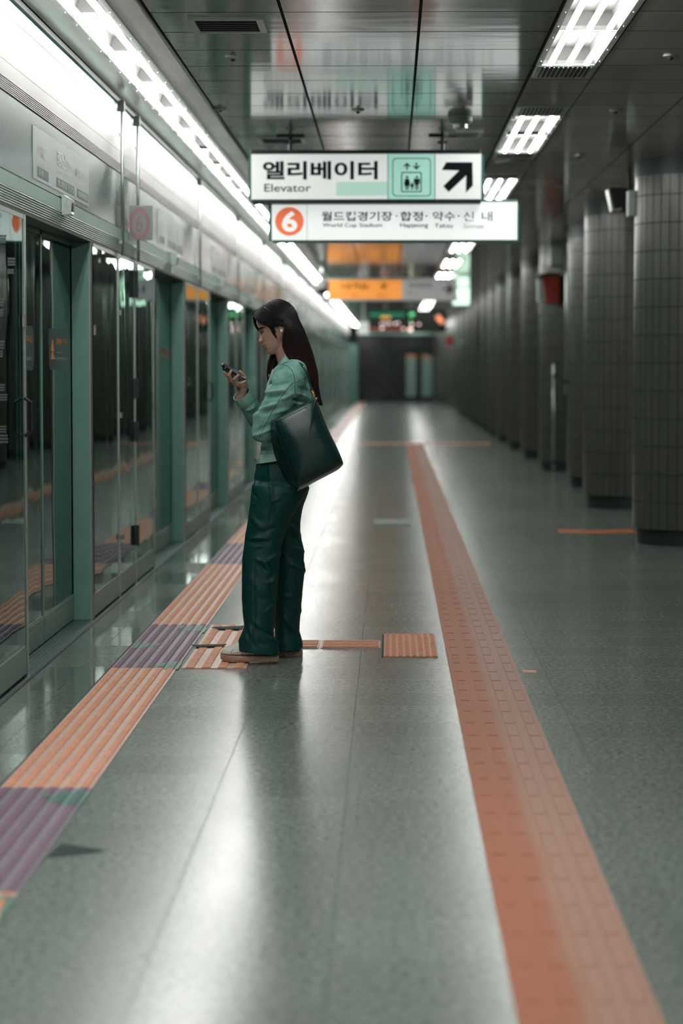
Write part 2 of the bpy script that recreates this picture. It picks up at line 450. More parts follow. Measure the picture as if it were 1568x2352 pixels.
def sprinkler(px, py, lab):
    p = at(px, py, Z=CEIL); t = thing('sprinkler_head', lab, 'sprinkler', p)
    m = MB(); m.lathe((p.x, p.y), [(.04, CEIL), (.04, CEIL-.006), (.022, CEIL-.012)], 20); m.build('rose', M['lampframe'], t, True, ang=40)
    m = MB(); m.lathe((p.x, p.y), [(.012, CEIL-.010), (.012, CEIL-.018), (.005, CEIL-.024)], 12); m.build('nozzle', M['dark'], t, True, ang=40)
sprinkler(535, 130, 'small round sprinkler below the upper left ceiling vent')
sprinkler(505, 249, 'faint small sprinkler beside the left ceiling rail')
sprinkler(822, 252, 'small pale sprinkler on the middle ceiling panels above the sign')
sprinkler(1540, 127, 'small round sprinkler at the upper right edge of the ceiling')
sprinkler(1414, 252, 'small round sprinkler right of the second right lamp pair')
sprinkler(1330, 356, 'faint sprinkler on the ceiling near the diagonal seam')
p = at(1056, 268, Z=CEIL); t = thing('smoke_detector', 'pale round smoke detector in the ceiling above the elevator arrow', 'smoke detector', p)
m = MB(); m.lathe((p.x, p.y), [(.075, CEIL), (.075, CEIL-.03), (.06, CEIL-.045)], 24); m.build('base', M['fascia'], t, True, ang=40)
m = MB(); m.lathe((p.x, p.y), [(.045, CEIL-.045), (.045, CEIL-.07), (.02, CEIL-.085)], 24); m.build('sensor_head', M['lampframe'], t, True, ang=40)
p = at(1170, 371, Z=CEIL); t = thing('ceiling_speaker', 'round grey ceiling speaker between right lamp pairs', 'speaker', p)
m = MB(); m.lathe((p.x, p.y), [(.11, CEIL), (.11, CEIL-.01), (.09, CEIL-.014)], 28); m.build('rim', M['lampframe'], t, True, ang=40)
m = MB(); m.lathe((p.x, p.y), [(.088, CEIL-.010), (.088, CEIL-.016)], 28); m.build('grille', M['dark'], t)

# ------------------------------------------------------------------ screen-door wall on the left
ya, yb = -27.0, FAR
wl = thing('wall_left', 'green-grey platform screen door wall with glossy white header', None, (XF, 0, 0), kind='structure')
m = MB(); m.box(XF-.20, XF-.012, ya, yb, 1.96, CEIL); m.build('header_beam', M['frame'], wl)
m = MB()
for k in range(7):
    z = 1.957 + .0105 * k
    m.rings([[(XF-.012, y, z), (XF, y, z+.0015), (XF+.004, y, z+.005), (XF, y, z+.0085), (XF-.012, y, z+.0103)] for y in (ya, yb)], closed=False, cap0=False, cap1=False)
m.build('ridged_trim', M['ridge'], wl, label='fine horizontally ridged aluminium band')
m = MB(); m.box(XF-.012, XF, ya, yb, 2.031, 2.088); m.build('fascia', M['fascia'], wl)
m = MB(); m.box(XF-.012, XF-.004, ya, yb, 2.095, 2.398); m.build('header_glass', M['header'], wl, label='dark glossy glass fascia')
m = MB()
for k in range(7):
    z = 2.402 + .0085 * k
    m.rings([[(XF-.012, y, z), (XF-.002, y, z+.001), (XF, y, z+.004), (XF-.002, y, z+.007), (XF-.012, y, z+.0083)] for y in (ya, yb)], closed=False, cap0=False, cap1=False)
m.build('upper_trim', M['white'], wl)
m = MB(); m.box(XF-.012, XF-.006, ya, yb, 2.463, 2.5265); m.box(XF-.012, XF-.006, ya, yb, 2.5285, 2.715); m.build('reflector_panel', M['white'], wl, label='glossy white panel under the lamps')
m = MB()
for k in range(5):
    z = 2.716 + .009 * k; m.box(XF-.012, XF-.003, ya, yb, z, z+.007)
m.build('top_trim', M['ridge'], wl)
m = MB(); m.box(XF-.012, XF+.006, ya, yb, 2.79, 2.815); m.build('shadow_gap', M['black'], wl)
m = MB(); m.box(XF-.2, XF-.001, ya, yb, 1.945, 1.957); m.build('soffit', M['dark'], wl)
m = MB(); m.box(XF-.16, XF+.012, ya, yb, -.03, .004)
for k in range(5): m.box(XF-.105+.02*k, XF-.099+.02*k, ya, yb, .004, .007)
m.build('sill', M['sill'], wl, label='ridged metal door sill')
m = MB(); m.box(XF+.012, XF+.022, ya, yb, 0, .003); m.build('sill_seam', M['black'], wl)

# opening positions along the wall
OPEN = [(5.35 - 4.8 * k, 7.65 - 4.8 * k) for k in range(5, -1, -1)] + [(10.15, 12.38)]
base = 15.65
while base < FAR:
    for k in range(4):
        a = base + 4.81 * k
        if a + 2.36 < FAR: OPEN.append((a, a + 2.36))
    base += 3 * 4.81 + 2.36 + 3.27
wn = 0; dn = 0
def sheet(m, x, y0, y1, z0, z1, th=.008): m.box(x - th, x, y0, y1, z0, z1)
for k, (a, b) in enumerate(OPEN):
    dn += 1
    near = a < 32
    # sliding leaves
    d = thing(f'door_{dn}', None, None, (XD, (a+b)/2, 0), kind='structure')
    d['label'] = f'pair of dark glass sliding platform doors, {ordn(max(k-5,1))} opening from the left edge'
    mid = (a + b) / 2 + .04
    for j, (y0, y1) in enumerate(((a - .02, mid - .003), (mid + .003, b + .02))):
        g = MB(); sheet(g, XD, y0+.02, y1-.02, .14, 1.94); g.build('glass_leaf', M['glass'], d)
        f = MB(); f.box(XD-.03, XD+.004, y0, y0+.02, .012, 1.944); f.box(XD-.03, XD+.004, y1-.02, y1, .012, 1.944); f.box(XD-.03, XD+.004, y0, y1, 1.925, 1.944)
        f.build('leaf_frame', M['frame'], d)
        f = MB(); f.box(XD-.03, XD+.004, y0+.02, y1-.02, .012, .14)
        if near:
            for q_ in range(10): f.box(XD+.004, XD+.0065, y0+.02, y1-.02, .018+.012*q_, .024+.012*q_)
        f.build('kick_plate', M['kick'], d)
    # fixed bay after this opening
    nb = OPEN[k+1][0] if k + 1 < len(OPEN) else FAR
    wn += 1
    w = thing(f'window_{wn}', f'fixed glass bay of the screen wall, {ordn(max(k-5,1))} from the left edge', None, (XF, b, 0), kind='structure')
    L = nb - b
    f = MB(); f.box(XD-.02, XF-.004, b, b+.10, .004, 1.945)
    f.build('end_post', M['frame'], w, bevel=.004)
    f = MB(); f.tube([(XF-.010, b+.012, .004), (XF-.010, b+.012, 1.945)], .013, 10); f.box(XF-.03, XF+.002, nb-.035, nb, .004, 1.945)
    mull = [b+1.24, b+2.12] if L > 3 else [b + L/2 - .02]
    for y in mull: f.box(XF-.03, XF+.002, y-.016, y+.016, .004, 1.945)
    f.box(XF-.03, XF-.002, b+.1, nb, 1.925, 1.945)
    f.build('window_frame', M['steel'], w)
    edges = [b+.03] + mull + [nb-.035]
    g = MB()
    for y0, y1 in zip(edges, edges[1:]): sheet(g, XF-.004, y0+.014, y1-.014, .135, 1.93)
    g.build('pane', M['glass'], w)
    f = MB()
    for y0, y1 in zip(edges, edges[1:]):
        f.box(XF-.03, XF-.001, y0+.012, y1-.012, .02, .135)
    f.build('kick_plate', M['kick'], w)
    f = MB(); f.box(XF-.1, XF-.02, b+.1, nb, 0, .02); f.build('base_gap_shade', M['black'], w)  # black strip painted in for the shadow under the kick plates
    if L > 3:      # emergency doors between two cars: push handles and locks
        f = MB()
        for z0, z1 in ((1.12, 1.24), (.86, .98), (1.72, 1.88), (.24, .36)): f.box(XF-.001, XF+.022, mull[1]-.05, mull[1]-.02, z0, z1)
        f.build('push_handle', M['dark'], w)
        f = MB()
        for z in (1.6, 1.02, .33): f.lathe((XF+.004, mull[0]+.05), [(.013, z), (.013, z+.03)], 10)
        f.build('lock', M['steel'], w)
    else:
        f = MB(); f.tube([(XF+.002, nb-.07, 1.02), (XF+.03, nb-.07, 1.04), (XF+.03, nb-.07, 1.16), (XF+.002, nb-.07, 1.18)], .008, 8)
        f.build('pull_handle', M['dark'], w)

# poles that stand in front of the header, one pair per emergency bay and one per bay
P0 = None; kk = 0
for k, (a, b) in enumerate(OPEN):
    if b > 62: break
    nb = OPEN[k+1][0]; L = nb - b
    for i, y in enumerate([b+1.28, b+2.12] if L > 3 else [b + L/2 - .02]):
        if y < 9: continue
        kk += 1
        lab = f'slim steel pole in front of the white header, {ordn(kk)} from the left'
        if P0 is None:
            P0 = o = thing('header_pole', lab, 'pole', (XF+.02, y, 1.93), 'poles along the header')
            m = MB(); m.tube([(XF+.02, y, 1.935), (XF+.02, y, 2.75)], .0095, 10); m.build('rod', M['steel'], o, True)
            m = MB(); m.box(XF-.004, XF+.035, y-.02, y+.02, 2.74, 2.80); m.build('bracket', M['black'], o)
            m = MB(); m.box(XF+.002, XF+.018, y-.012, y+.012, 2.0, 2.02); m.box(XF+.002, XF+.018, y-.012, y+.012, 2.60, 2.62); m.build('clamp', M['steel'], o)
        else:
            o = copy_tree(P0); o.location.y = y; o['label'] = lab
B0 = None; kk = 0
acr = mat('clear_acrylic', (.55, .62, .58), .12, .1, .15, 60, spec=.8)
for k, (a, b) in enumerate(OPEN):
    if a < 9 or a > 50: continue
    kk += 1; y = (a + b) / 2 + .05
    lab = f'small clear sensor box on the header above the {ordn(kk)} sliding door opening'
    if B0 is None:
        B0 = o = thing('door_sensor', lab, 'sensor', (XF, y, 2.03), 'sensor boxes over the doors')
        m = MB(); m.prism([(XF, 2.01), (XF+.045, 2.015), (XF+.05, 2.085), (XF+.02, 2.105), (XF, 2.105)], lambda u, v, d: (u, y+d, v), -.055, .055); m.build('housing', acr, o, bevel=.004)
        m = MB(); m.box(XF+.049, XF+.052, y-.035, y+.02, 2.03, 2.07); m.build('lens_window', M['dark'], o)
    else:
        o = copy_tree(B0); o.location.y = y; o['label'] = lab

# end pier of the screen wall and tunnel behind the glass
m = MB(); m.box(-1.9, -1.22, FAR-.4, FAR, 0, 2.15); tag(m.build('wall_pier', M['frame']), kind='structure', label='pale pier where the screen wall ends')
m = MB(); m.quad((-5.2, -27, -1.2), (-5.2, FAR+8, -1.2), (-5.2, FAR+8, 4), (-5.2, -27, 4)); m.quad((-5.2, -27, -1.2), (XF-.2, -27, -1.2), (XF-.2, FAR+8, -1.2), (-5.2, FAR+8, -1.2))
m.quad((-5.2, -27, 3.4), (XF-.2, -27, 3.4), (XF-.2, FAR+8, 3.4), (-5.2, FAR+8, 3.4)); m.quad((XF-.2, -27, -1.2), (XF-.2, FAR+8, -1.2), (XF-.2, FAR+8, -.03), (XF-.2, -27, -.03))
tag(m.build('wall_tunnel', M['tunnel']), kind='structure', label='black tunnel behind the glass doors')

# ------------------------------------------------------------------ far end
m = MB(); m.box(-1.9, 5, FAR+.5, FAR+.8, 0, CEIL); tag(m.build('wall_back', M['tunnel']), kind='structure', label='dark end wall of the platform')
eg = thing(f'door_{dn+1}', 'dark glazed end partition with two pale door panels', None, (.4, FAR+.3, 0), kind='structure')
m = MB()
for x in (-1.22, -.08, .50, 1.06, 1.62, 2.1): m.box(x-.04, x+.04, FAR+.2, FAR+.3, 0, 2.45)
m.box(-1.22, 2.1, FAR+.2, FAR+.3, 2.38, 2.48); m.box(-1.22, 2.1, FAR+.2, FAR+.3, 1.85, 1.92); m.box(-1.22, 2.1, FAR+.2, FAR+.3, 0, .16)
m.build('door_frame', M['dark'], eg)
m = MB(); m.box(-1.2, 2.1, FAR+.24, FAR+.26, .16, 2.4); m.build('pane', mat('end_glass', (.006, .014, .014), .12, 0, .2, 3), eg)
m = MB(); m.box(.58, .94, FAR+.22, FAR+.235, .2, 1.7); m.box(1.16, 1.55, FAR+.22, FAR+.235, .2, 1.7); m.build('door_panel', M['kick'], eg)
m = MB(); m.box(.58, .94, FAR+.215, FAR+.22, 1.62, 1.76); m.box(1.16, 1.42, FAR+.215, FAR+.22, 1.62, 1.76); m.build('sticker', M['orange'], eg)
m = MB(); m.box(-1.22, 2.1, FAR+.05, FAR+.2, 2.48, CEIL); tag(m.build('trim_2', M['fascia']), kind='structure', label='grey panel above the far end doors')

# ------------------------------------------------------------------ right side
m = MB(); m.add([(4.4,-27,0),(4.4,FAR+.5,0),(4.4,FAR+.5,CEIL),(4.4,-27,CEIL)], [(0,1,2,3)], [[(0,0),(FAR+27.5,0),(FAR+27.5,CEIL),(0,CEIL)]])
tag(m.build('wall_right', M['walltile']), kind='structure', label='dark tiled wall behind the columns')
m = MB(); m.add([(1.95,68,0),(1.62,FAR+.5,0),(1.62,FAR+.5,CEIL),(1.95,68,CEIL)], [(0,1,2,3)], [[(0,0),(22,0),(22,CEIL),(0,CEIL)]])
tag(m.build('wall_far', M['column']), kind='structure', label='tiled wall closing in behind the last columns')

def column(x, y, r, lab):
    t = thing('tiled_column', lab, 'column', (x, y, 0), 'round tiled columns')
    m = MB(); n = 64
    for k in range(n):
        a0, a1 = 2*PI*k/n, 2*PI*(k+1)/n
        p = lambda a, z: (x+r*math.cos(a), y+r*math.sin(a), z)
        m.add([p(a0,.12), p(a1,.12), p(a1,CEIL-.12), p(a0,CEIL-.12)], [(0,1,2,3)], [[(a0*r,-.115+.12), (a1*r,-.115+.12), (a1*r,CEIL-.12-.115), (a0*r,CEIL-.12-.115)]])
    m.build('tiled_shaft', M['column'], t, True)
    m = MB(); m.lathe((x, y), [(r-.03, 0), (r-.03, .125)], 48); m.build('base_ring', M['dark'], t, True, label='dark polished metal base ring', ang=40)
    m = MB(); m.lathe((x, y), [(r+.004, CEIL-.13), (r+.004, CEIL)], 48); m.build('top_ring_shade', M['dark'], t, True, ang=40)  # dark ring; its upper part stands in for shadow below the ceiling
    return t
CX = [(1.80,18.0), (1.80,22.6), (1.925,26.4), (1.87,30.6), (1.865,34.7), (1.845,38.4), (1.83,42.1), (1.835,45.9)]
CX += [(1.84, 45.9+4.0*k) for k in range(1, 7)]
proto = None
for k, (xl, y) in enumerate(CX):
    lab = f'round tiled column, {ordn(k+1)} of the right-hand row counted from the photo edge'
    if k == 0: lab = 'nearest round tiled column, cut by the right edge of the photo'
    if k > 8: lab = 'distant round tiled column merging into the far end of the right-hand row'
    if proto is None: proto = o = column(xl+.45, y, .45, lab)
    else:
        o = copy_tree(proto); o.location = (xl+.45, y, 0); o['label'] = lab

# ------------------------------------------------------------------ tactile paving
def gut(name, lab, cat='tactile paving', group=None): return lab, cat, group
def dotted(x0, x1, y0, y1, rows, rib, base, mats, name, label, group=None, detail=True):
    """slab with lengthwise rows of small cross ribs"""
    t = thing(name, label, 'tactile paving', ((x0+x1)/2, y0, 0), group)
    b = MB(); b.box(x0, x1, y0, y1, -.002, .004); b.build('base_slab', mats[1], t)
    m = MB(); p = (x1-x0)/rows; w = p*.27
    st = .027 if detail else .4
    n = max(1, int((y1-y0)/st))
    for i in range(rows):
        xc = x0 + p*(i+.5)
        m.box(xc-w, xc+w, y0, y1, .003, .0058)
        if not detail: continue
        for j in range(n):
            ys = y0+st*(j+.18); ye = ys+st*.62
            m.add([(xc-w,ys,.0056),(xc+w,ys,.0056),(xc+w,ye,.0056),(xc-w,ye,.0056),(xc-w*.8,ys+.004,.0095),(xc+w*.8,ys+.004,.0095),(xc+w*.8,ye-.004,.0095),(xc-w*.8,ye-.004,.0095)],
                  [(4,5,6,7),(0,1,5,4),(1,2,6,5),(2,3,7,6),(3,0,4,7)])
    m.build('ribs', mats[0], t)
    return t
OR = (M['orange'], M['salmon']); PU = (M['purple'], M['lilac'])
PUR = [(5.93, 7.42), (10.41, 12.17), (15.94, 17.8)]
y = 20.7
XL0, XL1 = -1.212, -.925
segs = [(2.0, 5.93, 0)]
for k, (a, b) in enumerate(PUR):
    segs.append((a, b, 1))
    if k + 1 < len(PUR): segs.append((b, PUR[k+1][0], 0))
last = 17.8
for (a, b) in OPEN[8:]:
    m_ = (a+b)/2
    segs.append((last, m_-.9, 0)); segs.append((m_-.9, m_+.9, 1)); last = m_+.9
segs.append((last, FAR-1, 0))
ko = kp = 0
for (a, b, pu) in segs:
    det = a < 26
    if a < 4.5: lab = 'orange ribbed tactile strip along the doors, out of frame before the nearest purple stretch'
    elif pu:
        kp += 1; lab = f'purple stretch of the ribbed tactile strip along the doors, {ordn(kp)} from the front'
    else:
        ko += 1; lab = f'orange stretch of the ribbed tactile strip along the doors, {ordn(ko)} from the front'
    if a > 40: lab = ('purple' if pu else 'orange') + ' far stretch of the ribbed tactile strip along the doors'
    dotted(XL0, XL1, a+.002, b-.002, 6, 0, 0, PU if pu else OR, 'tactile_strip', lab, 'tactile strip stretches by the doors', det)
m = MB(); m.box(XL0-.008, XL0-.001, 2, FAR-1, 0, .003); tag(m.build('trim_3', M['tealdark']), kind='structure', label='dark joint beside the tactile strip')
# worn green corner marks painted over the purple stretches
def mark(poly, lab):
    t = MB(); zz = .0101
    c = (sum(p[0] for p in poly)/len(poly), sum(p[1] for p in poly)/len(poly))
    t.prism(poly, face_up(0), .0041, .0048)
    # ribs poke through the paint
    p = (XL1-XL0)/6; w = p*.26
    for i in range(6):
        xc = XL0+p*(i+.5); yy = min(q[1] for q in poly)
        while yy < max(q[1] for q in poly):
            inside = False; n = len(poly); j = n-1
            for q in range(n):
                xi, yi = poly[q]; xj, yj = poly[j]
                if (yi > yy+.01) != (yj > yy+.01) and xc < (xj-xi)*(yy+.01-yi)/(yj-yi)+xi: inside = not inside
                j = q
            if inside: t.box(xc-w*1.03, xc+w*1.03, yy+.0045, yy+.0225, .004, .0100)
            yy += .027
    o = t.build('floor_mark', M['greenpaint']); tag(o, lab, 'floor marking', 'green corner marks'); return o
G = lambda *ps: [tuple(at(x, y, Z=.01)[:2]) for x, y in ps]
mark(G((406,1437),(472,1436),(476,1440),(468,1450),(420,1448)), 'green worn corner mark on the far corner of the purple stretch by her feet')
mark(G((315,1474),(324,1475),(372,1479),(345,1484),(320,1487),(300,1489)), 'green worn mark on the left side of the purple stretch by her feet')
mark(G((352,1525),(400,1520),(420,1516),(408,1534),(380,1536)), 'green worn corner mark at the near end of the purple stretch by her feet')
mark(G((92,1827),(140,1818),(160,1815),(209,1815),(180,1850),(140,1843),(108,1838)), 'green worn corner mark at the far end of the nearest purple stretch')
mark(G((0,2056),(38,2054),(20,2083),(0,2108)), 'green worn corner mark at the near end of the nearest purple stretch')

# landing pad beside the strip, where she stands
dotted(-.905, -.625, 10.42, 12.17, 4, 0, 0, OR, 'tactile_pad', 'worn orange ribbed tactile pad under her front shoe')
tt = MB(); tt.prism(G((440,1482),(520,1480),(512,1484),(452,1487)), face_up(0), .0098, .0125); tag(tt.build('torn_tape', M['tealdark']), 'dark torn strip of tape across the middle of the pad by her shoe', 'tape')
tt = MB(); tt.prism(G((486,1441),(560,1438),(556,1446),(500,1445)), face_up(0), .0098, .0125); tag(tt.build('torn_tape', M['tealdark']), 'dark torn tape at the far edge of the pad behind her trouser hem', 'tape')
tt = MB(); tt.prism(G((106,1962),(140,1931),(245,1945),(205,1952),(160,1957)), face_up(0), .0006, .002); tag(tt.build('torn_tape', M['tealdark']), 'dark triangular tape scrap on the floor by the nearest purple stretch', 'tape')
# thin guide bars from her feet to the stop tile
def bars(x0, x1, y0, y1, n, lab):
    t = thing('tactile_guide', lab, 'tactile paving', ((x0+x1)/2, y0, 0), 'thin guide strips')
    b = MB(); b.box(x0, x1, y0, y1, -.002, .003); b.build('base_slab', M['salmon'], t)
    m = MB(); p = (y1-y0)/n
    for i in range(n): m.box(x0+.01, x1-.01, y0+p*(i+.2), y0+p*(i+.75), .003, .008)
    m.build('bars', M['orange'], t, bevel=.002)
bars(-.62, -.332, 11.2, 11.5, 4, 'short orange guide strip just behind her heels')
bars(-.326, -.046, 11.2, 11.5, 4, 'orange guide strip joining the ribbed stop tile')
m = MB(); m.box(-.040, -.032, 10.86, 11.77, 0, .003); tag(m.build('trim_4', M['tealdark']), kind='structure')
dotted(-.03, .215, 10.86, 11.78, 8, 0, 0, (M['orange'], M['orange']), 'tactile_pad', 'orange ribbed stop tile left of the long guide path')

# long guide path on the right: four raised bars per 0.3 m tile, left half darker orange
def m_path():
    q = NT('guide_path'); tc = q.n('ShaderNodeTexCoord'); P = tc.outputs['Object']
    xyz = q.n('ShaderNodeSeparateXYZ'); q.l(P, xyz.inputs[0])
    nz = q.n('ShaderNodeTexNoise', Scale=2.2, Detail=4.0); q.l(P, nz.inputs[0]); nf = q.n('ShaderNodeTexNoise', Scale=60.0, Detail=3.0); q.l(P, nf.inputs[0])
    e = q.math('ADD', xyz.outputs[0], q.math('MULTIPLY', q.math('SUBTRACT', nz.outputs[0], .5), .06))
    f = q.ramp(e, .0, .1); 
    mr = q.n('ShaderNodeMapRange', **{'From Min': -.035, 'From Max': .02}); q.l(e, mr.inputs[0])
    col = q.mix(mr.outputs[0], (.43, .135, .058), (.43, .255, .19))
    col = q.mix(q.math('MULTIPLY', nf.outputs[0], .35), col, (.34, .19, .135))
    q.l(col, q.b.inputs['Base Color']); q.b.inputs['Roughness'].default_value = .5; q.b.inputs['Specular IOR Level'].default_value = .3
    return q.m
MP = m_path()
medge = mat('bar_edge', (.36, .13, .075), .5, 0, .2, 40)
def path(y0, y1, lab, grp):
    x0, x1 = .256, .548
    t = thing('guide_path', lab, 'tactile paving', ((x0+x1)/2, y0, 0), grp)
    b = MB(); b.box(x0, x1, y0, y1, -.002, .004); b.build('base_slab', MP, t)
    m = MB(); e = MB(); yy = y0
    while yy + .29 < y1:
        for i in range(4):
            xc = x0 + .0365 + .073*i
            for mm, g, z0, z1, dr in ((e, 0, .003, .0047, .0), (m, .0035, .0045, .0056, 0)):
                if i == 0 and mm is e: continue
                mm.prism(rrect(xc-.021+g, xc+.021-g, yy+.012+g, yy+.288-g, .008, 3), face_up(0), z0, z1)
        yy += .3
    e.build('bar_edges', medge, t); m.build('bars', MP, t)
path(2.5, 20.5, 'long orange and pink guide path of raised bars, near stretch on the right', 'guide path stretches')
path(20.5, 40.9, 'long guide path of raised bars, far stretch running to the cross line', 'guide path stretches')
m = MB(); m.box(-.55, 1.7, 40.9, 41.5, -.002, .005); tag(m.build('cross_path', M['orange']), 'thin orange tactile line crossing the platform at the end of the guide path', 'tactile paving')

# other things on the floor
m = MB(); m.prism(G((1279,1213),(1350,1216),(1456,1213),(1456,1221),(1350,1222),(1283,1220)), face_up(0), .0003, .0016); tag(m.build('floor_line', mat('floor_orange', (.72, .20, .05), .4, 0, .2, 30)), 'orange painted line on the floor at the foot of the nearest column', 'floor marking')
m = MB(); m.prism(G((1198,1534),(1232,1535),(1231,1540),(1203,1540)), face_up(0), .0003, .0016); tag(m.build('tape_scrap', M['orange']), 'small orange tape scrap right of the guide path', 'tape')
p0, p1 = at(858,1206,Z=0), at(942,1194,Z=0)
t = thing('floor_plate', 'flat metal floor plate with a pale label between the paths', 'floor plate', ((p0.x+p1.x)/2, (p0.y+p1.y)/2, 0))
m = MB(); m.box(p0.x, p1.x, p0.y, p1.y, 0, .006); m.build('plate', M['kick'], t)
m = MB(); m.box(p0.x+.07, p1.x-.09, p0.y+.15, p1.y-.12, .006, .008); m.build('label_sticker', M['white'], t)
# ------------------------------------------------------------------ hanging signs
INK = mat('sign_ink', (.006, .011, .011), .6, 0, .1, 20, spec=.08)
SFR = mat('sign_green_frame', (.012, .105, .085), .35, 0, .1, 12)
SBK = mat('sign_black_rail', (.006, .016, .016), .4, .2, .1, 12)
FACE1 = mat('sign_face', (.60, .62, .60), .4, 0, .02, 3, emit=.30, ecol=(.93, 1, .97))
FACE2 = mat('sign_face_bright', (.66, .68, .66), .4, 0, .02, 3, emit=.44, ecol=(.95, 1, .98))
MINT = mat('sign_mint', (.33, .58, .50), .4, 0, .03, 3, emit=.28, ecol=(.45, .86, .74))
INK2 = mat('faded_ink', (.40, .44, .43), .5, 0, .1, 20)
ORS = mat('line_orange', (.72, .16, .06), .45, 0, .05, 12, emit=.35, ecol=(1, .22, .09))
def U(px, py, Y): p = at(px, py, Y=Y); return p.x, p.z
def rect(x0, x1, y0, y1, Y):
    a = U(x0, y1, Y); b = U(x1, y0, Y); return a[0], b[0], a[1], b[1]
def word(mb, t, x0, x1, y0, y1, Y, bold=0., d=.002):
    u0, u1, v0, v1 = rect(x0, x1, y0, y1, Y); put_text(mb, t, u0, u1, v0, v1, face_y(Y), d, bold)
def poly(mb, pts, Y, d0=.0005, d1=.002): mb.prism([U(x, y, Y) for x, y in pts], face_y(Y), d0, d1)
def ring(mb, outer, inner, Y, d0=.0005, d1=.002):
    o = [U(*p, Y) for p in outer]; i = [U(*p, Y) for p in inner]; n = len(o); f = face_y(Y)
    vs = [f(*p, d1) for p in o] + [f(*p, d1) for p in i]
    mb.add(vs, [(k, (k+1) % n, n+(k+1) % n, n+k) for k in range(n)])
def circ(cx, cy, r, n=40, ry=None): return [(cx+r*math.cos(2*PI*k/n), cy+(ry or r)*math.sin(2*PI*k/n)) for k in range(n)]
def Z4(x, y): return 540 + x / 2.24, 320 + y / 2.24      # zoomed crop -> photo pixel

SY = 16.0
u0, u1, v0, v1 = rect(577, 1105, 353, 459, SY)
s1 = thing('elevator_sign', 'hanging black-on-white elevator sign with a mint pictogram and a diagonal arrow', 'sign', ((u0+u1)/2, SY, v1))
m = MB(); m.box(u0, u1, SY, SY+.10, v0, v1); m.build('face_panel', FACE1, s1)
a = rect(575.5, 1104, 344, 354, SY); m = MB(); m.box(a[0], a[1], SY-.012, SY+.112, a[2], a[3]); m.build('top_rail', SBK, s1, bevel=.004)
a = rect(578, 1104, 457.5, 468, SY); m = MB(); m.box(a[0], a[1], SY-.012, SY+.112, a[2], a[3]); m.build('bottom_rail', SBK, s1, bevel=.004)
for x0, x1 in ((570.5, 578), (1104.5, 1112)):
    a = rect(x0, x1, 354.5, 462, SY); m = MB(); m.box(a[0], a[1], SY+.01, SY+.09, a[2], a[3]); m.build('end_cap', SFR, s1)
for px in (666, 1016):
    x = U(px, 330, SY)[0]; m = MB(); m.tube([(x, SY+.05, v1+.02), (x, SY+.05, CEIL)], .014, 10)
    m.tube([(x-.03, SY+.05, CEIL-.045), (x+.03, SY+.05, CEIL-.045)], .008, 6); m.box(x-.09, x+.09, SY+.03, SY+.07, CEIL-.012, CEIL); m.build('hanger_rod', SBK, s1)
m = MB(); word(m, '엘리베이터', 603.5, 867, 370, 412.5, SY, .028); word(m, 'Elevator', 607, 714, 422.5, 440.5, SY, .006); m.build('lettering', INK, s1, label='bold black lettering')
m = MB(); a = rect(771.5, 889, 417.5, 449.5, SY); m.box(a[0], a[1], SY-.0015, SY, a[2], a[3]); m.build('cover_strip', mat('sign_mint_pale', (.42, .60, .53), .45, 0, .03, 3, emit=.25, ecol=(.55, .9, .78)), s1, label='pale mint cover strip')
m = MB(); a = rect(891, 998.5, 354, 457.5, SY); m.box(a[0], a[1], SY-.001, SY, a[2], a[3]); m.build('pictogram_panel', MINT, s1, label='mint pictogram panel')
m = MB()
for x in (890.5, 998.5): poly(m, [(x-.7, 354), (x+.7, 354), (x+.7, 457.5), (x-.7, 457.5)], SY)
m.build('divider_line', INK, s1)
m = MB()
ring(m, rrect(901, 989, 363, 451, 9, 6), rrect(902.6, 987.4, 364.6, 449.4, 8, 6), SY, d1=.003)
ring(m, rrect(921, 968, 395, 441.5, 4, 6), rrect(923.2, 965.8, 397.2, 439.3, 3, 6), SY, d1=.003)
def up(cx, y0, y1, s):
    yt, yb = (y0, y1) if s > 0 else (y1, y0); k = s
    return [(cx, yt), (cx+8.5, yt+8.5*k), (cx+6, yt+10*k), (cx+1.7, yt+6*k), (cx+1.7, yb), (cx-1.7, yb), (cx-1.7, yt+6*k), (cx-6, yt+10*k), (cx-8.5, yt+8.5*k)]
poly(m, up(934.5, 373.5, 390, 1), SY); poly(m, up(956, 373.5, 390, -1), SY)
def figure(cx, top, bot, w, skirt):
    h = bot - top; r = h*.085
    poly(m, circ(cx, top+r, r, 14), SY)
    t = top + 2.4*r
    if skirt:
        poly(m, [(cx-w*.30, t), (cx+w*.30, t), (cx+w*.5, t+h*.36), (cx+w*.36, t+h*.38), (cx+w*.2, t+h*.16), (cx+w*.48, t+h*.52), (cx-w*.48, t+h*.52), (cx-w*.2, t+h*.16), (cx-w*.36, t+h*.38), (cx-w*.5, t+h*.36)], SY)
        t2 = t+h*.52
    else:
        poly(m, [(cx-w*.5, t), (cx+w*.5, t), (cx+w*.5, t+h*.38), (cx+w*.34, t+h*.38), (cx+w*.30, t+h*.12), (cx+w*.28, t+h*.46), (cx-w*.28, t+h*.46), (cx-w*.30, t+h*.12), (cx-w*.34, t+h*.38), (cx-w*.5, t+h*.38)], SY)
        t2 = t+h*.45
    for k in (-1, 1): poly(m, [(cx+k*w*.05, t2-1), (cx+k*w*.25, t2-1), (cx+k*w*.25, bot), (cx+k*w*.05, bot)], SY)
figure(934.5, 404, 436, 14, True); figure(946.3, 419, 436, 8, False); figure(957, 404, 436, 14, False)
m.build('pictogram', INK, s1, label='elevator pictogram of three figures and two small arrows')
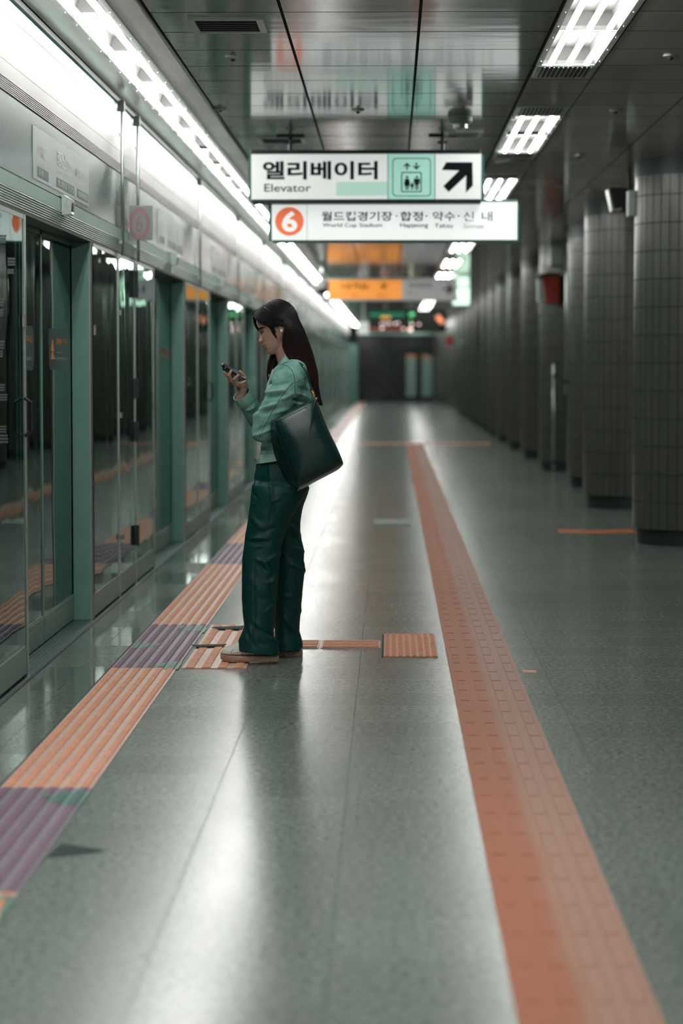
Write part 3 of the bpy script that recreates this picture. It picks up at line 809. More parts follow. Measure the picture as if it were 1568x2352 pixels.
m = MB(); poly(m, [Z4(*p) for p in ((1085,118),(1220,118),(1222,238),(1186,275),(1188,186),(1098,271),(1070,241),(1152,160),(1062,158))], SY); m.build('arrow', INK, s1, label='big black arrow pointing up right')

SY = 16.13
u0, u1, v0, v1 = rect(624, 1188, 462, 551.5, SY)
s2 = thing('line_sign', 'hanging white line six direction sign with an orange numbered circle', 'sign', ((u0+u1)/2, SY, v1))
m = MB(); m.box(u0, u1, SY, SY+.08, v0, v1); m.build('face_panel', FACE2, s2)
a = rect(626, 1187, 551, 557.5, SY); m = MB(); m.box(a[0], a[1], SY-.008, SY+.09, a[2], a[3]); m.build('bottom_rail', SFR, s2, bevel=.003)
a = rect(626, 1187, 459, 464.5, SY); m = MB(); m.box(a[0], a[1], SY-.002, SY+.09, a[2], a[3]); m.build('top_rail', SFR, s2, bevel=.003)
for x0, x1 in ((617, 624.5), (1187.5, 1194)):
    a = rect(x0, x1, 468, 554, SY); m = MB(); m.box(a[0], a[1], SY+.008, SY+.075, a[2], a[3]); m.build('end_cap', SFR, s2)
for px in (700, 1080):
    x = U(px, 500, SY)[0]; m = MB(); m.box(x-.012, x+.012, SY+.03, SY+.05, v1, U(px, 458, SY)[1]+.02); m.build('hanger_bracket', SBK, s2)
m = MB(); poly(m, circ(664.5, 508.5, 33), SY); m.build('line_circle', ORS, s2, label='orange circle')
m = MB(); word(m, '6', 647.5, 682.5, 485, 532.5, SY, .03, .004); m.build('numeral', FACE2, s2, label='white numeral 6')
m = MB(); word(m, '월드컵경기장', 738, 901, 485.5, 508, SY, .018); word(m, '합정', 918.5, 971, 485.5, 508, SY, .018); word(m, '약수', 993, 1045, 485.5, 508, SY, .012); word(m, '신', 1063.5, 1088, 485.5, 508, SY, .0); word(m, '내', 1106, 1130, 485.5, 508, SY, .0)
for x in (910.5, 979, 1053): poly(m, circ(x, 496, 2.3, 12), SY)
word(m, 'World Cup Stadium', 740.5, 877.5, 512, 524.5, SY, .012); word(m, 'Hapjeong', 918.5, 983, 511.5, 525.5, SY, .012); word(m, 'Yaksu', 997, 1039.5, 512, 523.5, SY, .006); m.build('lettering', INK, s2)
m = MB(); word(m, 'Sinnae', 1063.5, 1111, 513, 524.5, SY, .0); m.build('faded_lettering', INK2, s2)
m = MB(); poly(m, [(704.4, 465), (705.4, 465), (705.4, 551), (704.4, 551)], SY); m.build('divider_line', INK2, s2)

# exit sign farther down
EY = 38.5
u0, u1, v0, v1 = rect(752, 1050, 643, 687, EY)
ex = thing('exit_sign', 'orange and grey hanging exit sign with a right arrow, behind the line six sign', 'sign', ((u0+u1)/2, EY, v1))
um = U(923, 660, EY)[0]
m = MB(); m.box(u0, um, EY, EY+.12, v0, v1); m.build('exit_panel', mat('exit_orange', (.72, .27, .05), .45, 0, .03, 3, emit=.42, ecol=(1, .36, .06)), ex, label='orange panel')
m = MB(); m.box(um, u1, EY, EY+.12, v0, v1); m.build('face_panel', mat('exit_grey', (.42, .42, .41), .45, 0, .03, 3, emit=.12, ecol=(1, 1, 1)), ex, label='grey panel')
m = MB(); m.box(u0-.03, u1+.03, EY-.01, EY+.13, v1, v1+.03); m.box(u0-.03, u1+.03, EY-.01, EY+.13, v0-.03, v0); m.build('frame', M['lampframe'], ex)
for px in (817, 988):
    x = U(px, 640, EY)[0]; m = MB(); m.tube([(x, EY+.06, v1+.02), (x, EY+.06, CEIL)], .03, 8); m.build('hanger_rod', M['dark'], ex)
m = MB(); word(m, '나가는', 784.5, 849, 650, 665, EY, .025); word(m, '곳', 871, 890, 650, 665, EY, .025); word(m, 'Exit', 807, 826, 675, 680, EY); word(m, '出口', 864, 888, 674, 681, EY)
m.build('lettering', INK, ex)
m = MB(); word(m, '출구', 952, 964, 668, 677, EY); poly(m, circ(941, 672.5, 4, 12), EY)
for k in range(6): poly(m, [(939+9*k, 651), (945+9*k, 651), (945+9*k, 660), (939+9*k, 660)], EY)
m.build('faint_lettering', INK2, ex)
m = MB(); poly(m, [(1016, 662), (1031, 662), (1025, 654), (1030, 652), (1042, 664), (1030, 676.5), (1025, 674), (1031, 666), (1016, 666)], EY); m.build('arrow', INK, ex)

# dome camera on a pole left of the exit sign
p = at(741, 650, Y=36); t = thing('dome_camera', 'white dome security camera hanging at the left end of the exit sign', 'security camera', (p.x, p.y, CEIL))
m = MB(); m.tube([(p.x, p.y, CEIL), (p.x, p.y, p.z+.03)], .03, 10); m.build('pole', M['lampframe'], t, True)
m = MB(); m.lathe((p.x, p.y), [(.05, p.z+.05), (.10, p.z), (.10, p.z-.08)], 20); m.build('housing', M['white'], t, True, ang=40)
m = MB(); m.lathe((p.x, p.y), [(.085, p.z-.08), (.08, p.z-.12), (.05, p.z-.16), (.01, p.z-.18)], 20); m.build('dome', M['dark'], t, True)

# backlit board right of the exit sign
BY = 40.2
u0, u1, v0, v1 = rect(1040, 1078, 634, 700, BY)
t = thing('light_box', 'glowing pale green light box hanging right behind the exit sign', 'light box', ((u0+u1)/2, BY, v1))
GLOW = mat('lightbox_green', (.6, .8, .66), .4, 0, .04, 4, emit=1.0, ecol=(.62, 1, .74)); GL2 = mat('lightbox_dim', (.6, .75, .64), .4, 0, .04, 4, emit=.5, ecol=(.62, 1, .74))
vm = U(1050, 661, BY)[1]
m = MB(); m.box(u0, u1, BY, BY+.1, v0, vm-.012); m.build('lower_panel', GLOW, t); m = MB(); m.box(u0, u1, BY, BY+.1, vm+.012, v1); m.build('upper_panel', GL2, t)
m = MB(); m.box(u0-.02, u1+.02, BY+.01, BY+.09, vm-.012, vm+.012); m.box(u0-.02, u1+.02, BY+.01, BY+.09, v1, CEIL); m.build('frame', M['lampframe'], t)

# train information display
DY = 54
u0, u1, v0, v1 = rect(846, 1024, 712, 763, DY)
t = thing('train_display', 'dark twin-screen train information display hanging near the far end', 'information display', ((u0+u1)/2, DY, v1))
m = MB(); m.box(u0, u1, DY, DY+.25, v0, v1); m.build('cabinet', M['dark'], t, bevel=.01)
x = U(887, 700, DY)[0]; m = MB(); m.tube([(x, DY+.1, v1), (x, DY+.1, CEIL)], .035, 8); m.build('hanger_rod', M['dark'], t)
def em(n, c, e): return mat(n, c, .4, 0, .1, 4, emit=e, ecol=c)
def blk(name, lst, mt, lab=None):
    m = MB()
    for r in lst: poly(m, [(r[0], r[2]), (r[1], r[2]), (r[1], r[3]), (r[0], r[3])], DY, .002, .006)
    m.build(name, mt, t, label=lab)
blk('screen', [(850, 931, 716, 752), (937, 1020, 716, 760)], mat('screen_dark', (.008, .016, .018), .2, 0, .2, 4))
blk('header_bar', [(850, 930, 717, 728)], em('led_green', (.03, .20, .11), .8), 'green screen header')
blk('footer_bar', [(850, 930, 752, 759)], em('led_red', (.20, .05, .04), .5), 'dull red ticker bar')
def bdot(name, lst, mt):
    m = MB()
    for x, y, r in lst: poly(m, circ(x, y, r, 12), DY, .006, .010)
    m.build(name, mt, t)
bdot('amber_text', [(878, 729, 2.4), (885, 729, 2.4), (893, 729, 2.4)], em('led_amber', (1, .45, .08), 1.3))
bdot('white_text', [(876, 743, 2.2), (883, 743, 2.2), (890, 743, 2.2), (897, 743, 2.2), (908, 743, 2.6), (915, 742, 2.2), (945, 745, 3), (962, 745, 2.5), (877, 754, 3), (926, 755, 2.5)], em('led_white', (1, .75, .68), 1.2))
bdot('green_text', [(943, 722, 4), (948, 722, 4), (943, 737, 2.5)], em('led_lime', (.12, .6, .25), .9))
bdot('picture', [(1007, 730, 7), (1013, 738, 6)], em('screen_orange', (.85, .30, .16), .8))
bdot('bright_spot', [(942, 757, 5)], em('screen_pink', (1, .72, .62), 1.3))
t = thing('notice_plate', 'small white plate with a faint red mark beside the train display', 'sign', at(834, 753, Y=56))
m = MB(); a = rect(821, 847, 740, 767, 56); m.box(a[0], a[1], 56, 56.05, a[2], a[3]); m.build('plate', FACE1, t)
m = MB(); x = (a[0]+a[1])/2; m.box(x-.02, x+.02, 56.01, 56.04, a[3], CEIL); m.build('hanger_rod', M['lampframe'], t)
m = MB(); ring(m, circ(836, 753, 6, 20), circ(836, 753, 4, 20), 56); m.build('mark', M['salmon'], t)
t = thing('fire_sign', 'small red sign with a white edge projecting at the far end of the columns', 'sign', at(1033, 778, Y=61.6))
m = MB(); a = rect(1024, 1042, 772, 794, 61.6); m.box(a[0], a[1], 61.6, 61.7, a[2], a[3]); m.build('board', mat('far_red', (.35, .03, .02), .5, 0, .1, 5), t)
m = MB(); b = rect(1040, 1046, 765, 797, 61.6); m.box(b[0], b[1], 61.6, 61.7, b[2], b[3]); m.box(a[0], b[1], 61.62, 61.68, a[3], a[3]+.06); m.box(b[0], 1.9, 61.63, 61.67, b[2]+.1, b[2]+.16); m.build('edge', M['fascia'], t)

# monitor on the nearest column
t = thing('cctv_monitor', 'black tilted monitor with a silver edge beside the top of the nearest column', 'monitor', at(1425, 460, Y=18.6))
mY = 18.6
m = MB(); m.prism([U(*p, mY) for p in ((1399,432),(1445,432),(1445,482),(1408,482))], lambda u, v, d: (u, mY + d, v), 0, .22); m.build('casing', M['black'], t, bevel=.006)
m = MB(); m.prism([U(*p, mY) for p in ((1395,435),(1399,432),(1410,480),(1428,477),(1428,482),(1405,484))], lambda u, v, d: (u, mY - .006 + d, v), 0, .2); m.build('bezel', M['steel'], t)
x = U(1447, 430, mY)[0]; m = MB(); m.tube([(x, mY+.1, CEIL), (x, mY+.1, U(0, 440, mY)[1])], .016, 8); m.build('hanger_pole', M['dark'], t)
t = thing('control_box', 'narrow upright white box mounted on the left edge of the nearest column', 'box', at(1447, 470, Y=18.2))
a = rect(1438, 1454.5, 440, 499, 18.15); m = MB(); m.box(a[0], a[1], 18.0, 18.15, a[2], a[3]); m.build('housing', mat('box_white', (.42, .47, .45), .45, 0, .05, 5), t, bevel=.004)
m = MB(); m.box(a[1], a[1]+.03, 18.02, 18.16, a[2]+.05, a[3]-.02); m.build('back_plate', M['black'], t)
# red box, grey box and pipes around the fourth column
RY = 29.85
t = thing('fire_call_box', 'red curved box with a white side, high on the fourth tiled column', 'fire box', at(1264, 662, Y=RY))
def px_prism(name, pts, mt, y0, y1, lab=None, bv=.006):
    m = MB(); m.prism([U(*p, RY) for p in pts], lambda u, v, d: (u, d, v), y0, y1); m.build(name, mt, t, label=lab, bevel=bv)
px_prism('red_shell', [(1246,634),(1284,634),(1284,697),(1254,697),(1252,672)], mat('fire_red', (.36, .022, .008), .4, 0, .12, 12), RY, RY+.3, 'dark red shell')
px_prism('side_panel', [(1235,640),(1246,636),(1252,672),(1253,694),(1237,694)], mat('fire_white', (.42, .50, .47), .4, 0, .1, 12), RY+.05, RY+.3, 'white side')
px_prism('cap', [(1233,640),(1240,629),(1262,625),(1284,628),(1290,634),(1246,634),(1236,641)], M['black'], RY-.01, RY+.32)
px_prism('back_plate', [(1284,632),(1294,636),(1294,694),(1284,699)], M['black'], RY+.1, RY+.3)
m = MB()
for x, y, w in ((1262,664,8),(1264,672,10),(1262,684,12),(1266,690,9)): poly(m, [(x-w/2, y-1), (x+w/2, y-1.5), (x+w/2, y+1), (x-w/2, y+1.5)], RY)
m.build('faded_marks', mat('fire_mark', (.34, .12, .10), .5, 0, .2, 20), t)
t = thing('wall_cabinet', 'grey metal box just above the red fire box', 'box', at(1280, 575, Y=RY))
px_prism('casing', [(1262,548),(1298,542),(1298,612),(1262,612)], mat('cabinet_grey', (.30, .34, .33), .4, .2, .1, 8), RY, RY+.3)
px_prism('front_plate', [(1265,565),(1292,565),(1292,606),(1265,606)], mat('cabinet_light', (.55, .60, .58), .4, .2, .1, 8), RY-.02, RY)
for x, y0, y1, lab in ((1301.5, 500, 905, 'bright steel pipe rising beside the third tiled column'), (1272, 838, 1086, 'short pale steel pipe at the foot of the fourth tiled column'), (1237, 612, 720, 'thin silver pipe left of the red fire box')):
    YY = {1301.5: 26.9, 1272: 29.9, 1237: 31.0}[x]
    a = U(x, y0, YY); b = U(x, y1, YY)
    zt = min(a[1], CEIL); zb = 0 if y1 > 1000 else b[1]
    t = thing('steel_pipe', lab, 'pipe', (a[0], YY, zb)); m = MB(); m.tube([(a[0], YY, zb), (a[0], YY, zt)], .017, 10); m.build('tube', M['steel'], t, True)
    m = MB(); m.box(a[0]-.025, a[0]+.06, YY-.02, YY+.02, zt-.15, zt-.12); m.box(a[0]-.025, a[0]+.06, YY-.02, YY+.02, zb+.12, zb+.15); m.build('clamp', M['dark'], t)

# ------------------------------------------------------------------ things on the screen-door wall
NG = mat('nameplate_film', (.30, .36, .34), .3, 0, .05, 4); NT1 = mat('nameplate_text', (.62, .60, .58), .4, 0, .05, 10); NT2 = mat('nameplate_dark', (.05, .12, .11), .4, 0, .1, 10)
PT = mat('pink_print', (.36, .20, .22), .45, 0, .08, 20); CAU = mat('caution_orange', (.70, .26, .05), .45, 0, .1, 20); CTX = mat('caution_white', (.45, .52, .50), .45, 0, .1, 20)
N0 = None; kk = 0
for k, (a, b) in enumerate(OPEN):
    if a < 9 or a > 45: continue
    kk += 1; y0 = (a + b) / 2 - .86
    lab = f'translucent station name plate on the header glass over the {ordn(kk)} door opening'
    if N0 is None:
        N0 = o = thing('station_nameplate', lab, 'station sign', (XF, y0, 2.12), 'station name plates on the header')
        X0 = XF - .004; f = face_x(X0)
        m = MB(); m.box(X0, X0+.002, y0, y0+1.9, 2.118, 2.345); m.build('plate', NG, o)
        m = MB()
        def nm(t, q0, q1, z0, z1, d=.0035, bold=0): put_text(m, t, y0+q0, y0+q1, z0, z1, f, d, bold)
        nm('새절', .16, .36, 2.225, 2.275, bold=.01); nm('Saejeol', .14, .40, 2.185, 2.21)
        nm('증산', .74, 1.04, 2.235, 2.30, bold=.02); nm('(명지대앞)', 1.06, 1.26, 2.245, 2.285); nm('Jeungsan', .74, 1.02, 2.195, 2.222); nm('(Myongji Univ.)', 1.05, 1.35, 2.195, 2.218)
        nm('디지털미디어시티', 1.47, 1.86, 2.235, 2.275, bold=.01); nm('Digital Media City', 1.48, 1.78, 2.19, 2.215)
        m.build('station_names', NT1, o)
        m = MB(); 
        for q0, q1 in ((.12, .46), (.72, 1.34), (1.45, 1.88)): m.box(X0+.002, X0+.003, y0+q0, y0+q1, 2.135, 2.178)
        m.build('dark_strip', NT2, o)
        m = MB(); nm('新寺', .16, .28, 2.142, 2.171, .0045); nm('曾山', .75, .88, 2.142, 2.171, .0045); nm('明知大前', .89, 1.06, 2.142, 2.171, .0045); nm('チュンサン', 1.10, 1.31, 2.142, 2.171, .0045); nm('數碼媒體城', 1.48, 1.84, 2.142, 2.171, .0045)
        m.build('small_names', NT1, o)
        m = MB(); m.prism(circ(y0+1.42, 2.255, .018, 16), f, .002, .0035); m.build('line_dot', PT, o)
    else:
        o = copy_tree(N0); o.location.y = y0; o['label'] = lab

# projecting plate with a pink ring
t = thing('ring_plate', 'pale square plate with a faded pink ring projecting from the header', 'sign', (XF, 14.2, 2.2))
PY = 14.2; a = rect(296, 350, 472, 552, PY)
m = MB(); m.box(XF, a[1], PY, PY+.012, a[2], a[3]); m.build('plate', mat('plate_pale', (.28, .31, .29), .35, 0, .05, 10), t, bevel=.002)
m = MB(); ring(m, circ(320, 513, 24.5, 40, 36), circ(320, 513, 16.5, 40, 26), PY); word(m, '6', 312, 328, 494, 532, PY, 0, .002); m.build('ring', PT, t)

# caution stickers and small fittings on the doors
def caution(y0, y1, z0, z1, X, lab):
    t = thing('caution_sticker', lab, 'sticker', (X, (y0+y1)/2, (z0+z1)/2)); f = face_x(X); w = y1-y0; h = z1-z0
    m = MB(); m.prism(rrect(y0, y1, z0, z1, .05, 6), f, .0005, .0015); m.build('film', mat('sticker_film', (.045, .075, .075), .3, 0, .05, 8), t)
    m = MB(); m.prism([(y0+w*.17, z0+h*.72), (y0+w*.10, z0+h*.46), (y0+w*.25, z0+h*.46)], f, .0015, .0025); m.prism([(y0+w*.09, z0+h*.26), (y0+w*.28, z0+h*.26), (y0+w*.28, z0+h*.31), (y0+w*.09, z0+h*.31)], f, .0015, .0025)
    m.prism([(y0+w*.12, z0+h*.32), (y0+w*.24, z0+h*.32), (y0+w*.18, z0+h*.45)], f, .0015, .0025); m.build('warning_symbol', CAU, t)
    m = MB(); put_text(m, '발빠짐', y0+w*.34, y0+w*.61, z0+h*.62, z0+h*.78, f, .0025, .02); put_text(m, '주의!', y0+w*.68, y0+w*.9, z0+h*.62, z0+h*.78, f, .0025, .02); put_text(m, 'Watch your step', y0+w*.34, y0+w*.62, z0+h*.40, z0+h*.45, f, .0025); m.build('warning_text', CAU, t)
    m = MB(); put_text(m, '문에 기대지 마십시오', y0+w*.34, y0+w*.88, z0+h*.22, z0+h*.31, f, .0025, .01); m.build('small_text', CTX, t)
p0 = at(112, 850, X=XD); p1 = at(158, 764, X=XD)
caution(p0.y, p1.y, p0.z, p1.z+.012, XD, 'dark rounded caution sticker on the right leaf of the nearest sliding door')
p2 = at(77.5, 855, X=XD); W_ = p1.y - p0.y
caution(p2.y - W_, p2.y, p0.z, p1.z+.012, XD, 'dark caution sticker half hidden on the left leaf of the nearest sliding door')
p0 = at(369, 837, X=XD); p1 = at(386, 800, X=XD)
t = thing('red_sticker', 'small red printed sticker on the second sliding door leaf', 'sticker', p0); m = MB(); f = face_x(XD); put_text(m, '주의', p0.y, p1.y, p0.z+.03, p1.z, f, .002, .01); m.build('warning_text', mat('red_print', (.42, .10, .06), .45, 0, .1, 20), t)
for px, py0, py1, lab in ((54, 723, 750, 'tiny red and white tag on the window frame at the left edge'), (217.5, 747, 769, 'tiny red and white tag on the first wide glass bay')):
    p0 = at(px-2.5, py1, X=XF+.003); p1 = at(px+2.5, py0, X=XF+.003)
    t = thing('frame_tag', lab, 'tag', p0); zc = p0.z + (p1.z-p0.z)*.72
    m = MB(); m.box(XF+.0025, XF+.004, p0.y, p1.y, p0.z, zc); m.build('white_part', M['white'], t); m = MB(); m.box(XF+.0025, XF+.004, p0.y, p1.y, zc, p1.z); m.build('red_part', PT, t)
# faint white printing on the glass at the left edge
t = thing('glass_print', 'faint columns of white printing on the glass at the left edge of the photo', 'sticker', at(20, 800, X=XF))
m = MB()
for y0, y1, x0, x1 in ((540,560,0,14),(592,612,18,34),(618,630,17,32),(685,705,0,9),(710,728,0,7),(782,804,0,10),(805,822,0,6),(882,900,0,11),(905,922,0,17),(978,996,0,15),(998,1020,0,18)):
    n = 3
    for i in range(n):
        yy = y0 + (y1-y0)*i/n
        x = x0
        while x < x1 - 1:
            w = R.uniform(1.2, 2.6); a = at(x, yy+ (y1-y0)/n*.7, X=XF-.003); b = at(min(x+w, x1), yy, X=XF-.003)
            m.box(XF-.0035, XF-.002, a.y, b.y, a.z, b.z); x += w + .8
m.build('print', mat('print_white', (.10, .14, .135), .5, 0, .1, 20), t)
# ------------------------------------------------------------------ the woman
def z5(x, y, Y): return at(480 + x/4.612, 660 + y/4.612, Y=Y)
def z6(x, y, Y): return at(480 + x/4.612, 1050 + y/4.612, Y=Y)
def z1(x, y, Y): return at(560 + x/7.84, 670 + y/7.84, Y=Y)
def z2(x, y, Y): return at(490 + x/10.453, 800 + y/10.453, Y=Y)
def project(p):
    s, c = math.sin(YAW), math.cos(YAW); sp, cp = math.sin(PITCH), math.cos(PITCH)
    d = Vector(p) - Vector((0, 0, H))
    r = c*d.x + s*d.y; u = -s*sp*d.x*-1*-1 + c*sp*d.y + cp*d.z; f = -s*cp*d.x + c*cp*d.y - sp*d.z
    return 784 + F*r/f, 1176 - F*u/f
def sring(xl, xr, yl, yr, yc, hd, zf, n=40, e=.9):
    a, b = zf(xl, yl, yc), zf(xr, yr, yc); c = (a+b)/2; h = (b-a)/2; out = []
    for k in range(n):
        t = 2*PI*k/n; ct, st = math.cos(t), math.sin(t)
        ct = math.copysign(abs(ct)**e, ct); st = math.copysign(abs(st)**e, st)
        out.append(c + h*ct + Vector((0, hd*st, 0)))
    return out
def fused(mb, voxel, smooth=3, fac=.5):
    """one watertight skin around all shapes of mb"""
    me = bpy.data.meshes.new('tmp'); me.from_pydata(mb.v, [], mb.f)
    bm = bmesh.new(); bm.from_mesh(me); bmesh.ops.recalc_face_normals(bm, faces=bm.faces); bm.to_mesh(me); bm.free()
    o = bpy.data.objects.new('tmp', me); COL.objects.link(o)
    r = o.modifiers.new('r', 'REMESH'); r.mode = 'VOXEL'; r.voxel_size = voxel; r.use_smooth_shade = True
    if smooth:
        q = o.modifiers.new('s', 'SMOOTH'); q.iterations = smooth; q.factor = fac
    dg = bpy.context.evaluated_depsgraph_get()
    out = bpy.data.meshes.new_from_object(o.evaluated_get(dg))
    bpy.data.objects.remove(o); bpy.data.meshes.remove(me)
    return out
def chain(mb, pts, n=18):
    """tapered limb through (point, radius) with rounded ends"""
    P = [Vector(p) for p, r in pts]; r = [r for p, r in pts]
    d0 = (P[0]-P[1]).normalized(); d1 = (P[-1]-P[-2]).normalized()
    pp = [P[0]+d0*r[0]*.95, P[0]+d0*r[0]*.7] + P + [P[-1]+d1*r[-1]*.7, P[-1]+d1*r[-1]*.95]
    rr = [r[0]*.3, r[0]*.72] + r + [r[-1]*.72, r[-1]*.3]
    mb.tube(pp, rr, n)
def smooth_path(pts, k=4):
    out = []; n = len(pts)
    for i in range(n-1):
        p0, p1, p2, p3 = (Vector(pts[max(i-1,0)]), Vector(pts[i]), Vector(pts[i+1]), Vector(pts[min(i+2,n-1)]))
        for j in range(k):
            t = j/k; out.append(.5*((2*p1)+(p2-p0)*t+(2*p0-5*p1+4*p2-p3)*t*t+(3*p1-p0-3*p2+p3)*t**3))
    out.append(Vector(pts[-1])); return out
def finish(me, name, mats, parent, folds=(), zf=None, scale=4.612, ox=480, oy=660, wrinkle=0, wscale=9, label=None, nrm=-1.0):
    """fold displacement on the camera side and all-round wrinkles, then link under parent"""
    me.update(); nv = [v.normal.copy() for v in me.vertices]
    for v, n in zip(me.vertices, nv):
        d = 0
        if wrinkle:
            q = v.co*wscale
            d += wrinkle*(noise.noise(q) + .5*noise.noise(q*2.3))
        if folds and n.y < .35:
            x, y = project(v.co); x = (x-ox)*scale; y = (y-oy)*scale
            for (a, b, w, amp) in folds:
                ex, ey = b[0]-a[0], b[1]-a[1]; L = ex*ex+ey*ey
                t = max(0, min(1, ((x-a[0])*ex+(y-a[1])*ey)/L)); dx, dy = x-a[0]-ex*t, y-a[1]-ey*t
                dd = math.hypot(dx, dy)
                if dd < w*3: d += amp*math.exp(-(dd/w)**2)*(1-.5*abs(2*t-1)**2)
        v.co += n*d
    off = parent.matrix_basis.translation
    if parent.parent is not None: off = off + parent.parent.matrix_basis.translation
    bv = BVHTree.FromPolygons([v.co.copy() for v in me.vertices], [tuple(p.vertices) for p in me.polygons])
    me.materials.clear()
    for m in mats: me.materials.append(m)
    me.transform(Matrix.Translation(-off)); me.polygons.foreach_set('use_smooth', [True]*len(me.polygons)); me.update(); me.name = name
    return link_mesh(name, me, parent, label), bv
def cast(bv, px, py, lift=.0006):
    o = Vector((0, 0, H)); d = (at(px, py, Y=12)-o).normalized()
    h = bv.ray_cast(o, d)
    if h[0] is None: return None
    n = h[1]
    if n.dot(d) > 0: n = -n
    return h[0] + n*lift
def cast_line(bv, pts, zf_scale, ox, oy, lift=.0006, k=6):
    out = []
    for p in smooth_path([(a, b, 0) for a, b in pts], k):
        q = cast(bv, ox+p.x/zf_scale, oy+p.y/zf_scale, lift)
        if q is not None and (not out or (q-out[-1]).length < .05): out.append(q)
    return out

def m_skin():
    q = NT('skin'); b = q.b; tc = q.n('ShaderNodeTexCoord')
    nz = q.n('ShaderNodeTexNoise', Scale=28.0, Detail=3.0); q.l(tc.outputs['Object'], nz.inputs[0])
    at_ = q.n('ShaderNodeAttribute', attribute_name='tint')
    base = q.ramp(nz.outputs[0], .3, .7, (.50, .30, .225), (.58, .355, .275))
    q.l(q.mix(at_.outputs['Fac'], base, (.30, .085, .08)), b.inputs['Base Color'])
    b.inputs['Roughness'].default_value = .46; b.inputs['Subsurface Weight'].default_value = .08; b.inputs['Subsurface Radius'].default_value = (.01, .004, .002)
    return q.m
def m_denim():
    q = NT('denim'); b = q.b; tc = q.n('ShaderNodeTexCoord'); P = tc.outputs['Object']
    n1 = q.n('ShaderNodeTexNoise', Scale=14.0, Detail=5.0, Roughness=.65); q.l(P, n1.inputs[0])
    n2 = q.n('ShaderNodeTexNoise', Scale=420.0, Detail=2.0); q.l(P, n2.inputs[0])
    geo = q.n('ShaderNodeNewGeometry')
    wear = q.ramp(geo.outputs['Pointiness'], .49, .56)
    c = q.ramp(n1.outputs[0], .34, .66, (.085, .285, .240), (.26, .50, .43))
    c = q.mix(q.math('MULTIPLY', wear, .55), c, (.50, .70, .62))
    c = q.mix(q.math('MULTIPLY', n2.outputs[0], .35), c, (.12, .33, .28))
    q.l(c, b.inputs['Base Color']); b.inputs['Roughness'].default_value = .78; b.inputs['Specular IOR Level'].default_value = .25
    q.bump(n2.outputs[0], .25, .001)
    return q.m
def m_hair():
    q = NT('hair'); b = q.b; tc = q.n('ShaderNodeTexCoord'); P = tc.outputs['Object']
    xyz = q.n('ShaderNodeSeparateXYZ'); q.l(P, xyz.inputs[0])
    nz = q.n('ShaderNodeTexNoise', Scale=60.0, Detail=3.0); q.l(P, nz.inputs[0])
    mr = q.n('ShaderNodeMapRange', **{'From Min': 1.50, 'From Max': 1.12}); q.l(xyz.outputs[2], mr.inputs[0])
    f = q.math('MULTIPLY', mr.outputs[0], q.math('ADD', q.math('MULTIPLY', nz.outputs[0], 1.2), .1))
    q.l(q.mix(f, (.010, .008, .009), (.075, .030, .024)), b.inputs['Base Color'])
    b.inputs['Roughness'].default_value = .40; b.inputs['Specular IOR Level'].default_value = .28
    return q.m
SKIN, DENIM, HAIR = m_skin(), m_denim(), m_hair()
SEAM = mat('seam_thread', (.42, .62, .55), .7, 0, .15, 120); SEAMD = mat('seam_shadow', (.030, .105, .09), .8, 0, .2, 120)
CLOTH = mat('trouser_cloth', (.003, .050, .046), .50, 0, .18, 60, spec=.28, bump=.2, bscale=700)
LEATHER = mat('green_leather', (.006, .038, .034), .30, 0, .15, 20, spec=.5, bump=.12, bscale=260)
WHITE = mat('shoe_leather', (.80, .81, .76), .5, 0, .08, 40); SOLE = mat('shoe_sole', (.40, .27, .205), .6, 0, .14, 50)
GOLD = mat('gold_metal', (.80, .50, .16), .28, 1, .08, 40)

WY = 10.78
base = at(598, 1516, Y=WY); base.z = 0
pr = thing('person', 'woman with long dark hair, green denim jacket and wide dark trousers, looking at a phone', 'person', base)

# body: head, neck, trunk, arms and hands fused into one skin
ZS = WY / F / 7.84                           # metres per unit of the head drawing
HO = z1(520, 700, WY)
UPV = Vector((-.29, 0, .957)); FWV = Vector((-.957, 0, -.29))
def hp(f, s, u): return HO + UPV*u*ZS + FWV*f*ZS + Vector((0, s*ZS, 0))
HEAD = [(450,-60,-140,40),(436,20,-230,110),(400,100,-310,180),(350,158,-370,232),(273,210,-415,274),(197,233,-435,290),(118,233,-440,295),(75,228,-436,294),(41,219,-430,291),
        (5,219,-420,286),(-30,222,-400,279),(-70,224,-375,271),(-106,225,-345,263),(-132,227,-315,256),(-153,231,-290,249),(-175,237,-262,242),(-192,243,-240,236),(-208,241,-220,231),(-224,233,-200,225),
        (-242,235,-185,218),(-259,232,-170,211),(-280,220,-150,203),(-301,212,-130,194),(-329,221,-80,172),(-352,219,-50,152),(-374,207,-20,128),(-395,178,0,102),(-408,145,20,75),(-416,110,40,45)]
def gs(x, c, w): return math.exp(-((x-c)/w)**2)
NOSE = [(60,0),(41,3),(5,18),(-30,32),(-70,55),(-95,74),(-108,79),(-122,70),(-134,48),(-146,14),(-156,0)]
def lerp_tab(t, x):
    for (a, b), (c, d) in zip(t, t[1:]):
        if c <= x <= a: return b + (d-b)*(a-x)/(a-c)
    return 0
body = MB(); rings = []
ups = []
for (a, *_), (b, *_) in zip(HEAD, HEAD[1:]):
    k = max(1, int(abs(a-b)/9)); ups += [a + (b-a)*i/k for i in range(k)]
ups.append(HEAD[-1][0])
